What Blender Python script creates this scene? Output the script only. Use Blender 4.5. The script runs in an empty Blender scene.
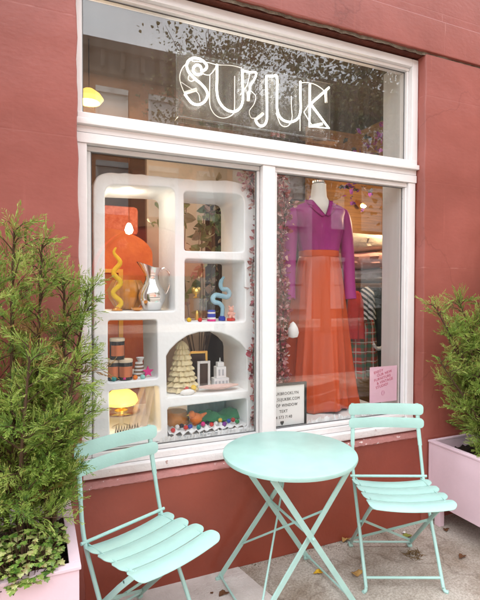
import bpy, bmesh, math, random
import numpy as np
from mathutils import Vector, Matrix
R = math.radians
sc = bpy.context.scene
COL = sc.collection
rnd = random.Random(7)

# ------------------------------------------------------------------ camera
F, CX, CY = 466.14, 240.0, 300.0
CAM = Vector((0, -2.21, 1.416))
yaw, pitch, roll = R(23.575), R(-1.1615), R(0.1398)
fwd = Vector((math.sin(yaw)*math.cos(pitch), math.cos(yaw)*math.cos(pitch), math.sin(pitch)))
rt = Vector((math.cos(yaw), -math.sin(yaw), 0)); up = rt.cross(fwd)
cr = rt*math.cos(roll)+up*math.sin(roll); cu = -rt*math.sin(roll)+up*math.cos(roll)
cd = bpy.data.cameras.new('camera'); cam = bpy.data.objects.new('camera', cd); COL.objects.link(cam)
cam.matrix_world = Matrix(((cr.x, cu.x, -fwd.x, CAM.x), (cr.y, cu.y, -fwd.y, CAM.y), (cr.z, cu.z, -fwd.z, CAM.z), (0, 0, 0, 1)))
cd.sensor_fit = 'HORIZONTAL'; cd.sensor_width = 36; cd.lens = F/480*36; cd.clip_start = 0.05; cd.clip_end = 500
sc.camera = cam

def at(px, py, y=None, z=None, x=None):
    """where the sight line of a measured point meets a plane of the place (y: distance behind the frame front, z: height)"""
    d = cr*((px-CX)/F)+cu*((CY-py)/F)+fwd
    t = ((y-CAM.y)/d.y) if y is not None else ((z-CAM.z)/d.z) if z is not None else ((x-CAM.x)/d.x)
    return CAM+d*t

# ------------------------------------------------------------------ materials
def mat(name, base, rough=.5, spec=.5, metal=0, var=0, vscale=6, bump=0, bscale=60, col2=None, emit=None, es=0, coat=0, stretch=None, detail=6, sub=0, wear=None):
    m = bpy.data.materials.new(name); m.use_nodes = True
    nt = m.node_tree; N = nt.nodes; L = nt.links
    b = N['Principled BSDF']
    b.inputs['Base Color'].default_value = (*base, 1); b.inputs['Roughness'].default_value = rough
    b.inputs['Specular IOR Level'].default_value = spec; b.inputs['Metallic'].default_value = metal
    b.inputs['Coat Weight'].default_value = coat
    tc = N.new('ShaderNodeTexCoord'); mp = N.new('ShaderNodeMapping'); L.new(tc.outputs['Object'], mp.inputs['Vector'])
    if stretch: mp.inputs['Scale'].default_value = stretch
    src = None
    if var or col2:
        n = N.new('ShaderNodeTexNoise'); n.inputs['Scale'].default_value = vscale; n.inputs['Detail'].default_value = detail
        n.inputs['Roughness'].default_value = .6
        L.new(mp.outputs['Vector'], n.inputs['Vector'])
        r = N.new('ShaderNodeValToRGB'); r.color_ramp.elements[0].position = .32; r.color_ramp.elements[1].position = .68
        c2 = col2 or tuple(max(0, c*(1-var)) for c in base)
        r.color_ramp.elements[0].color = (*c2, 1); r.color_ramp.elements[1].color = (*base, 1)
        L.new(n.outputs['Fac'], r.inputs['Fac']); src = r.outputs['Color']
    if wear:      # chips of another colour: (colour, scale, threshold)
        n = N.new('ShaderNodeTexNoise'); n.inputs['Scale'].default_value = wear[1]; n.inputs['Detail'].default_value = 8; n.inputs['Roughness'].default_value = .7
        L.new(tc.outputs['Object'], n.inputs['Vector'])
        r = N.new('ShaderNodeValToRGB'); r.color_ramp.elements[0].position = wear[2]; r.color_ramp.elements[1].position = wear[2]+.015
        r.color_ramp.elements[0].color = (0, 0, 0, 1); r.color_ramp.elements[1].color = (1, 1, 1, 1)
        L.new(n.outputs['Fac'], r.inputs['Fac'])
        mx = N.new('ShaderNodeMixRGB'); L.new(r.outputs['Color'], mx.inputs[0])
        if src: L.new(src, mx.inputs[1])
        else: mx.inputs[1].default_value = (*base, 1)
        mx.inputs[2].default_value = (*wear[0], 1); src = mx.outputs[0]
    if src: L.new(src, b.inputs['Base Color'])
    if bump:
        n2 = N.new('ShaderNodeTexNoise'); n2.inputs['Scale'].default_value = bscale; n2.inputs['Detail'].default_value = 5
        L.new(mp.outputs['Vector'], n2.inputs['Vector'])
        bp = N.new('ShaderNodeBump'); bp.inputs['Strength'].default_value = bump; bp.inputs['Distance'].default_value = .01
        L.new(n2.outputs['Fac'], bp.inputs['Height']); L.new(bp.outputs['Normal'], b.inputs['Normal'])
    if emit:
        b.inputs['Emission Color'].default_value = (*emit, 1); b.inputs['Emission Strength'].default_value = es
    return m

def nodes(m): return m.node_tree.nodes, m.node_tree.links, m.node_tree.nodes['Principled BSDF']

def glass(name, k=1.0, add=0.0, rough=0.0, tint=(1, 1, 1)):
    m = bpy.data.materials.new(name); m.use_nodes = True
    N = m.node_tree.nodes; L = m.node_tree.links; N.clear()
    out = N.new('ShaderNodeOutputMaterial'); t = N.new('ShaderNodeBsdfTransparent'); g = N.new('ShaderNodeBsdfGlossy')
    t.inputs['Color'].default_value = (*tint, 1); g.inputs['Roughness'].default_value = rough
    lw = N.new('ShaderNodeLayerWeight'); lw.inputs['Blend'].default_value = .5          # 1-cos of the angle of incidence, the same from both faces
    pw = N.new('ShaderNodeMath'); pw.operation = 'POWER'; pw.inputs[1].default_value = 5; L.new(lw.outputs['Facing'], pw.inputs[0])
    fr = N.new('ShaderNodeMath'); fr.operation = 'MULTIPLY_ADD'; fr.inputs[1].default_value = .96; fr.inputs[2].default_value = .04; L.new(pw.outputs[0], fr.inputs[0])
    ma = N.new('ShaderNodeMath'); ma.operation = 'MULTIPLY_ADD'; ma.inputs[1].default_value = k; ma.inputs[2].default_value = add; ma.use_clamp = True
    mx = N.new('ShaderNodeMixShader')
    L.new(fr.outputs[0], ma.inputs[0]); L.new(ma.outputs[0], mx.inputs[0]); L.new(t.outputs[0], mx.inputs[1]); L.new(g.outputs[0], mx.inputs[2]); L.new(mx.outputs[0], out.inputs[0])
    return m

def film_glass(name, k, add, dust):  # streaky dust on the panes; on the acrylic it stands for neon glow
    m = glass(name, k, add, tint=(.985, .99, .985)); N = m.node_tree.nodes; L = m.node_tree.links
    out = [n for n in N if n.type == 'OUTPUT_MATERIAL'][0]; last = [n for n in N if n.type == 'MIX_SHADER'][0]
    tc = N.new('ShaderNodeTexCoord'); mp = N.new('ShaderNodeMapping'); mp.inputs['Scale'].default_value = (11, 1, .5); L.new(tc.outputs['Object'], mp.inputs['Vector'])
    n = N.new('ShaderNodeTexNoise'); n.inputs['Scale'].default_value = 2.2; n.inputs['Detail'].default_value = 6; L.new(mp.outputs[0], n.inputs['Vector'])
    r = N.new('ShaderNodeMapRange'); r.inputs['From Min'].default_value = .3; r.inputs['From Max'].default_value = .75; r.inputs['To Min'].default_value = dust*.45; r.inputs['To Max'].default_value = dust*1.6; L.new(n.outputs['Fac'], r.inputs['Value'])
    d = N.new('ShaderNodeBsdfDiffuse'); d.inputs['Color'].default_value = (.80, .80, .78, 1)
    mx = N.new('ShaderNodeMixShader'); L.new(r.outputs[0], mx.inputs[0]); L.new(last.outputs[0], mx.inputs[1]); L.new(d.outputs[0], mx.inputs[2]); L.new(mx.outputs[0], out.inputs[0])
    return m

def leafmat(name, cols, trans=.25, rough=.5):
    """leaf colour chosen by a random value stored per leaf ('tone')"""
    m = bpy.data.materials.new(name); m.use_nodes = True
    N, L, b = nodes(m)
    a = N.new('ShaderNodeAttribute'); a.attribute_name = 'tone'
    r = N.new('ShaderNodeValToRGB')
    el = r.color_ramp.elements
    while len(el) < len(cols): el.new(.5)
    for i, c in enumerate(cols): el[i].position = i/(len(cols)-1); el[i].color = (*c, 1)
    L.new(a.outputs['Fac'], r.inputs['Fac']); L.new(r.outputs['Color'], b.inputs['Base Color'])
    b.inputs['Roughness'].default_value = rough
    if trans:
        out = [n for n in N if n.type == 'OUTPUT_MATERIAL'][0]
        tl = N.new('ShaderNodeBsdfTranslucent'); L.new(r.outputs['Color'], tl.inputs['Color'])
        mx = N.new('ShaderNodeMixShader'); mx.inputs[0].default_value = trans
        L.new(b.outputs[0], mx.inputs[1]); L.new(tl.outputs[0], mx.inputs[2]); L.new(mx.outputs[0], out.inputs[0])
    return m

M = {}
M['white_paint'] = mat('white_paint', (.80, .775, .765), .38, .5, var=.07, vscale=5, bump=.12, bscale=35, wear=((.42, .38, .36), 28, .72))
M['sill_paint'] = mat('sill_paint', (.80, .765, .755), .45, .5, var=.12, vscale=7, bump=.35, bscale=45, wear=((.45, .30, .27), 24, .655))
M['red_smooth'] = mat('red_smooth', (.31, .066, .038), .34, .5, var=.24, vscale=2.6, detail=9, bump=.16, bscale=28, wear=((.40, .20, .16), 19, .70))
M['skylit_ledge'] = mat('skylit_ledge', (.42, .17, .15), .5, .4, var=.3, vscale=14, bump=.5, bscale=60, wear=((.75, .68, .66), 22, .62))
M['mint'] = mat('mint_paint', (.40, .64, .585), .36, .5, var=.13, vscale=9, detail=9, bump=.06, bscale=140, wear=((.24, .33, .29), 34, .715))
M['pink_box'] = mat('pink_box', (.80, .61, .68), .5, .4, var=.14, vscale=2.2, detail=9, bump=.10, bscale=40, wear=((.50, .33, .38), 17, .69))
M['soil'] = mat('soil', (.035, .022, .014), .95, .2, var=.5, vscale=40, bump=1, bscale=80)
M['bark'] = mat('bark', (.10, .06, .035), .9, .2, var=.4, vscale=25, bump=.8, bscale=60, stretch=(1, 1, .25))
M['plaster'] = mat('plaster', (.88, .89, .90), .6, .3, var=.03, vscale=8, bump=.25, bscale=30)
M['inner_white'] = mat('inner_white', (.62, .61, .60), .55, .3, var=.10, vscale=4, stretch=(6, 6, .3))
M['deck'] = mat('deck_white', (.78, .76, .75), .6, .3, var=.06)
M['dark_room'] = mat('dark_room', (.085, .05, .032), .8, .2, var=.5, vscale=1.6)
M['orange_wall'] = mat('orange_wall', (.52, .10, .05), .7, .2, col2=(.34, .05, .02), vscale=14, bump=.5, bscale=40)
M['cream_wall'] = mat('cream_wall', (.52, .43, .35), .7, .2, var=.25, vscale=2.5)
M['yellow_trim'] = mat('yellow_trim', (.75, .38, .04), .5)
M['wood'] = mat('golden_wood', (.30, .14, .045), .5, .4, var=.45, vscale=7, stretch=(.5, .5, 9), bump=.15)
M['dark_wood'] = mat('dark_wood', (.07, .035, .02), .5, .4, var=.4, vscale=9, stretch=(5, 5, .5))
M['black'] = mat('black_frame', (.012, .012, .013), .4)
M['paper'] = mat('paper_white', (.80, .79, .78), .7, .2)
M['ink'] = mat('letter_ink', (.015, .015, .016), .6)
M['pink_paper'] = mat('pink_paper', (.80, .49, .60), .7, .2)
M['red_ink'] = mat('red_ink', (.50, .035, .10), .7)
M['magenta'] = mat('magenta_satin', (.36, .012, .215), .55, .4, var=.25, vscale=8, stretch=(1, 1, .4), bump=.45, bscale=14)
M['orange_satin'] = mat('orange_satin', (.60, .075, .010), .36, .6, var=.16, vscale=6, stretch=(1, 1, .12), bump=.5, bscale=16)
M['waistband'] = mat('waistband', (.60, .075, .010), .42)
M['mannequin'] = mat('mannequin_cloth', (.78, .74, .70), .7, .2, var=.05)
M['silver'] = mat('silver', (.82, .80, .78), .14, metal=1)
M['copper'] = mat('copper_label', (.62, .20, .09), .35, metal=.5)
M['gold'] = mat('gold', (.80, .52, .14), .28, metal=1)
M['amber'] = mat('amber_glass', (.72, .28, .03), .15, .6, var=.3, vscale=20, coat=.6)
M['yellow'] = mat('yellow_wax', (.85, .43, .01), .35)
M['cream'] = mat('cream_wax', (.80, .68, .42), .6, .3, var=.12, vscale=18, bump=.7, bscale=70)
M['lid'] = mat('jar_lid', (.62, .50, .36), .5)
M['jar_black'] = mat('jar_black', (.02, .018, .018), .25)
M['acrylic'] = film_glass('acrylic', .25, .0, .035)  # pale film put in for the glow of the tubes on the panel
M['clear'] = glass('clear_glass', 1.6, .04)
M['pane'] = film_glass('window_pane', .85, .004, .005); M['pane_high'] = film_glass('upper_window_pane', 1.35, .014, .018)
M['tube_on'] = mat('neon_lit', (.9, .9, .88), .3, emit=(1, .95, .86), es=2.6)
M['tube_off'] = mat('neon_return', (.72, .68, .60), .2, .5, emit=(1, .93, .80), es=.09)
M['cable'] = mat('cable_white', (.75, .72, .68), .4)
M['neon_cap'] = mat('neon_cap', (.70, .68, .63), .4)
M['lamp_glow'] = mat('lamp_glow', (.9, .6, .15), .5, emit=(1, .62, .12), es=.26)
M['bulb'] = mat('bulb_lit', (.9, .85, .7), .4, emit=(1, .86, .6), es=3)
M['asphalt'] = mat('asphalt', (.055, .055, .057), .9, .2, var=.3, vscale=9, bump=.6, bscale=200)
M['kerb'] = mat('kerb_stone', (.30, .29, .27), .8, .2, var=.3, vscale=9)
M['grey_metal'] = mat('grey_metal', (.25, .25, .26), .4, metal=.7)
M['lace'] = mat('lace_white', (.82, .82, .82), .8, .2)
COLS = dict(teal=(.02, .28, .27), hot_pink=(.72, .03, .25), orange=(.80, .20, .02), seafoam=(.30, .62, .55), red=(.60, .02, .02), blue=(.02, .06, .42), yellow=(.82, .52, .02), white=(.8, .8, .78), green=(.03, .26, .08), purple=(.20, .03, .30), navy=(.012, .015, .035), sky_blue=(.32, .55, .66), blush=(.78, .42, .34), lilac=(.40, .30, .52), grey=(.55, .56, .60), rose=(.78, .40, .36), oat=(.74, .63, .52), brown=(.20, .10, .05), pale_pink=(.80, .55, .50))
for k, c in COLS.items(): M[k] = mat(k+'_dye', c, .7, .3, var=.15, vscale=30, bump=.3, bscale=150)

# painted wall: slab joints ghosting through thick paint, fine trowel grain, chips
def wall_material():
    m = mat('red_wall_paint', (.37, .078, .062), .40, .5)
    N, L, b = nodes(m)
    tc = N.new('ShaderNodeTexCoord'); mp = N.new('ShaderNodeMapping'); mp.inputs['Rotation'].default_value = (R(90), 0, 0)
    L.new(tc.outputs['Object'], mp.inputs['Vector'])
    n = N.new('ShaderNodeTexNoise'); n.inputs['Scale'].default_value = 1.6; n.inputs['Detail'].default_value = 8; n.inputs['Roughness'].default_value = .62
    L.new(tc.outputs['Object'], n.inputs['Vector'])
    r = N.new('ShaderNodeValToRGB'); r.color_ramp.elements[0].position = .3; r.color_ramp.elements[1].position = .7
    r.color_ramp.elements[0].color = (.245, .060, .043, 1); r.color_ramp.elements[1].color = (.32, .088, .068, 1)
    L.new(n.outputs['Fac'], r.inputs['Fac'])
    # chips
    c = N.new('ShaderNodeTexNoise'); c.inputs['Scale'].default_value = 26; c.inputs['Detail'].default_value = 8; c.inputs['Roughness'].default_value = .75
    L.new(tc.outputs['Object'], c.inputs['Vector'])
    cr_ = N.new('ShaderNodeValToRGB'); cr_.color_ramp.elements[0].position = .735; cr_.color_ramp.elements[1].position = .755
    cr_.color_ramp.elements[0].color = (0, 0, 0, 1); cr_.color_ramp.elements[1].color = (1, 1, 1, 1)
    L.new(c.outputs['Fac'], cr_.inputs['Fac'])
    mx = N.new('ShaderNodeMixRGB'); L.new(cr_.outputs[0], mx.inputs[0]); L.new(r.outputs[0], mx.inputs[1]); mx.inputs[2].default_value = (.55, .32, .28, 1)
    # rubbed joints
    bk = N.new('ShaderNodeTexBrick'); bk.inputs['Scale'].default_value = 1; bk.inputs['Brick Width'].default_value = 1.9; bk.inputs['Row Height'].default_value = .52
    bk.inputs['Mortar Size'].default_value = .004; bk.inputs['Mortar Smooth'].default_value = .4; bk.offset = .37
    L.new(mp.outputs['Vector'], bk.inputs['Vector'])
    jn = N.new('ShaderNodeTexNoise'); jn.inputs['Scale'].default_value = 9; L.new(tc.outputs['Object'], jn.inputs['Vector'])
    jm = N.new('ShaderNodeMath'); jm.operation = 'MULTIPLY'; L.new(bk.outputs['Fac'], jm.inputs[0])
    jr = N.new('ShaderNodeValToRGB'); jr.color_ramp.elements[0].position = .56; jr.color_ramp.elements[1].position = .85; L.new(jn.outputs['Fac'], jr.inputs['Fac'])
    L.new(jr.outputs['Color'], jm.inputs[1])
    m2 = N.new('ShaderNodeMixRGB'); L.new(jm.outputs[0], m2.inputs[0]); L.new(mx.outputs[0], m2.inputs[1]); m2.inputs[2].default_value = (.50, .22, .19, 1)
    # broad sun-faded and dirty patches, faint vertical run marks
    pn = N.new('ShaderNodeTexNoise'); pn.inputs['Scale'].default_value = .9; pn.inputs['Detail'].default_value = 10; pn.inputs['Roughness'].default_value = .7; pn.inputs['Distortion'].default_value = .6; L.new(tc.outputs['Object'], pn.inputs['Vector'])
    pr = N.new('ShaderNodeValToRGB'); pr.color_ramp.elements[0].position = .36; pr.color_ramp.elements[1].position = .66; pr.color_ramp.elements[0].color = (.80, .74, .70, 1); pr.color_ramp.elements[1].color = (1.08, 1.08, 1.08, 1); L.new(pn.outputs['Fac'], pr.inputs['Fac'])
    m3 = N.new('ShaderNodeMixRGB'); m3.blend_type = 'MULTIPLY'; m3.inputs[0].default_value = 1; L.new(m2.outputs[0], m3.inputs[1]); L.new(pr.outputs[0], m3.inputs[2])
    dn = N.new('ShaderNodeTexNoise'); dn.inputs['Scale'].default_value = 7; dn.inputs['Detail'].default_value = 7; dm = N.new('ShaderNodeMapping'); dm.inputs['Scale'].default_value = (5, 5, .22); L.new(tc.outputs['Object'], dm.inputs['Vector']); L.new(dm.outputs[0], dn.inputs['Vector'])
    dr = N.new('ShaderNodeValToRGB'); dr.color_ramp.elements[0].position = .62; dr.color_ramp.elements[1].position = .80; dr.color_ramp.elements[0].color = (1, 1, 1, 1); dr.color_ramp.elements[1].color = (1.22, 1.32, 1.34, 1); L.new(dn.outputs['Fac'], dr.inputs['Fac'])
    m4 = N.new('ShaderNodeMixRGB'); m4.blend_type = 'MULTIPLY'; m4.inputs[0].default_value = .8; L.new(m3.outputs[0], m4.inputs[1]); L.new(dr.outputs[0], m4.inputs[2])
    # hairline cracks
    cv = N.new('ShaderNodeTexVoronoi'); cv.feature = 'DISTANCE_TO_EDGE'; cv.inputs['Scale'].default_value = .8
    cw = N.new('ShaderNodeTexNoise'); cw.inputs['Scale'].default_value = 3; cw.inputs['Detail'].default_value = 6; L.new(tc.outputs['Object'], cw.inputs['Vector'])
    ca = N.new('ShaderNodeMixRGB'); ca.blend_type = 'ADD'; ca.inputs[0].default_value = .55; L.new(tc.outputs['Object'], ca.inputs[1]); L.new(cw.outputs['Color'], ca.inputs[2]); L.new(ca.outputs[0], cv.inputs['Vector'])
    cq = N.new('ShaderNodeValToRGB'); cq.color_ramp.elements[0].position = .0015; cq.color_ramp.elements[1].position = .005; cq.color_ramp.elements[0].color = (.55, .45, .42, 1); cq.color_ramp.elements[1].color = (1, 1, 1, 1); L.new(cv.outputs['Distance'], cq.inputs['Fac'])
    m5 = N.new('ShaderNodeMixRGB'); m5.blend_type = 'MULTIPLY'; m5.inputs[0].default_value = .4; L.new(m4.outputs[0], m5.inputs[1]); L.new(cq.outputs[0], m5.inputs[2])
    L.new(m5.outputs[0], b.inputs['Base Color'])
    g = N.new('ShaderNodeTexNoise'); g.inputs['Scale'].default_value = 55; g.inputs['Detail'].default_value = 6
    gm = N.new('ShaderNodeMapping'); gm.inputs['Scale'].default_value = (.6, 1, 1.2); L.new(tc.outputs['Object'], gm.inputs['Vector']); L.new(gm.outputs[0], g.inputs['Vector'])
    g2 = N.new('ShaderNodeTexNoise'); g2.inputs['Scale'].default_value = 6; g2.inputs['Detail'].default_value = 3; L.new(tc.outputs['Object'], g2.inputs['Vector'])
    ad = N.new('ShaderNodeMath'); ad.operation = 'MULTIPLY_ADD'; ad.inputs[1].default_value = 2.2; L.new(g2.outputs['Fac'], ad.inputs[0]); L.new(g.outputs['Fac'], ad.inputs[2])
    s2 = N.new('ShaderNodeMath'); s2.operation = 'SUBTRACT'; L.new(ad.outputs[0], s2.inputs[0]); L.new(bk.outputs['Fac'], s2.inputs[1])
    bp = N.new('ShaderNodeBump'); bp.inputs['Strength'].default_value = .13; bp.inputs['Distance'].default_value = .007
    L.new(s2.outputs[0], bp.inputs['Height']); L.new(bp.outputs['Normal'], b.inputs['Normal'])
    return m
M['wall'] = wall_material()

def pavement_material():
    m = mat('pavement', (.34, .31, .285), .85, .25)
    N, L, b = nodes(m)
    tc = N.new('ShaderNodeTexCoord')
    n = N.new('ShaderNodeTexNoise'); n.inputs['Scale'].default_value = 2.6; n.inputs['Detail'].default_value = 9; n.inputs['Roughness'].default_value = .65
    L.new(tc.outputs['Object'], n.inputs['Vector'])
    r = N.new('ShaderNodeValToRGB'); e = r.color_ramp.elements; e[0].position = .3; e[1].position = .7
    e[0].color = (.36, .29, .225, 1); e[1].color = (.72, .67, .61, 1); k = e.new(.5); k.color = (.60, .535, .465, 1)
    L.new(n.outputs['Fac'], r.inputs['Fac'])
    s = N.new('ShaderNodeTexNoise'); s.inputs['Scale'].default_value = 90; s.inputs['Detail'].default_value = 6; s.inputs['Roughness'].default_value = .8
    L.new(tc.outputs['Object'], s.inputs['Vector'])
    sr = N.new('ShaderNodeValToRGB'); sr.color_ramp.elements[0].position = .42; sr.color_ramp.elements[1].position = .6
    sr.color_ramp.elements[0].color = (.62, .60, .58, 1); sr.color_ramp.elements[1].color = (1, 1, 1, 1)
    L.new(s.outputs['Fac'], sr.inputs['Fac'])
    mx = N.new('ShaderNodeMixRGB'); mx.blend_type = 'MULTIPLY'; mx.inputs[0].default_value = 1; L.new(r.outputs[0], mx.inputs[1]); L.new(sr.outputs[0], mx.inputs[2])
    # cracks
    v = N.new('ShaderNodeTexVoronoi'); v.feature = 'DISTANCE_TO_EDGE'; v.inputs['Scale'].default_value = 1.5
    wn = N.new('ShaderNodeTexNoise'); wn.inputs['Scale'].default_value = 5; L.new(tc.outputs['Object'], wn.inputs['Vector'])
    wa = N.new('ShaderNodeMixRGB'); wa.blend_type = 'ADD'; wa.inputs[0].default_value = .35; L.new(tc.outputs['Object'], wa.inputs[1]); L.new(wn.outputs['Color'], wa.inputs[2]); L.new(wa.outputs[0], v.inputs['Vector'])
    vr = N.new('ShaderNodeValToRGB'); vr.color_ramp.elements[0].position = .006; vr.color_ramp.elements[1].position = .02
    vr.color_ramp.elements[0].color = (.35, .30, .26, 1); vr.color_ramp.elements[1].color = (1, 1, 1, 1); L.new(v.outputs['Distance'], vr.inputs['Fac'])
    m2 = N.new('ShaderNodeMixRGB'); m2.blend_type = 'MULTIPLY'; m2.inputs[0].default_value = .32; L.new(mx.outputs[0], m2.inputs[1]); L.new(vr.outputs[0], m2.inputs[2])
    # old damp stains
    dn = N.new('ShaderNodeTexNoise'); dn.inputs['Scale'].default_value = 1.9; dn.inputs['Detail'].default_value = 10; dn.inputs['Roughness'].default_value = .72; dn.inputs['Distortion'].default_value = .4; L.new(tc.outputs['Object'], dn.inputs['Vector'])
    dr = N.new('ShaderNodeValToRGB'); dr.color_ramp.elements[0].position = .50; dr.color_ramp.elements[1].position = .66; dr.color_ramp.elements[0].color = (1, 1, 1, 1); dr.color_ramp.elements[1].color = (.55, .47, .40, 1); L.new(dn.outputs['Fac'], dr.inputs['Fac'])
    m3 = N.new('ShaderNodeMixRGB'); m3.blend_type = 'MULTIPLY'; m3.inputs[0].default_value = .85; L.new(m2.outputs[0], m3.inputs[1]); L.new(dr.outputs[0], m3.inputs[2])
    L.new(m3.outputs[0], b.inputs['Base Color'])
    ad = N.new('ShaderNodeMath'); ad.operation = 'MULTIPLY_ADD'; ad.inputs[1].default_value = 2.0; L.new(n.outputs['Fac'], ad.inputs[0]); L.new(s.outputs['Fac'], ad.inputs[2])
    bp = N.new('ShaderNodeBump'); bp.inputs['Strength'].default_value = .5; bp.inputs['Distance'].default_value = .012
    L.new(ad.outputs[0], bp.inputs['Height']); L.new(bp.outputs['Normal'], b.inputs['Normal'])
    return m
M['pavement'] = pavement_material()
M['slab'] = mat('pale_slab', (.70, .64, .61), .85, .25, col2=(.52, .46, .425), vscale=5, detail=9, bump=.5, bscale=110)

def brick_material(name, c1, c2, mortar, s=1.0):
    m = mat(name, c1, .85, .2)
    N, L, b = nodes(m)
    tc = N.new('ShaderNodeTexCoord'); mp = N.new('ShaderNodeMapping'); mp.inputs['Rotation'].default_value = (R(90), 0, 0)
    L.new(tc.outputs['Object'], mp.inputs['Vector'])
    bk = N.new('ShaderNodeTexBrick'); bk.inputs['Scale'].default_value = s; bk.inputs['Brick Width'].default_value = .23; bk.inputs['Row Height'].default_value = .075; bk.inputs['Mortar Size'].default_value = .006
    bk.inputs['Color1'].default_value = (*c1, 1); bk.inputs['Color2'].default_value = (*c2, 1); bk.inputs['Mortar'].default_value = (*mortar, 1)
    L.new(mp.outputs[0], bk.inputs['Vector']); L.new(bk.outputs['Color'], b.inputs['Base Color'])
    return m
M['brick'] = brick_material('orange_brick', (.50, .20, .085), (.42, .15, .065), (.36, .26, .19))
M['brick2'] = brick_material('brown_brick', (.16, .07, .045), (.12, .055, .035), (.16, .13, .11))
M['stone_white'] = mat('white_stone', (.52, .51, .50), .8, .2, var=.1, vscale=1)
M['cornice'] = mat('dark_cornice', (.06, .045, .035), .7, .2, var=.2)
M['far_glass'] = mat('far_window', (.50, .51, .50), .25, .6)
M['awning'] = mat('red_canvas', (.80, .10, .06), .7, .2)

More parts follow.
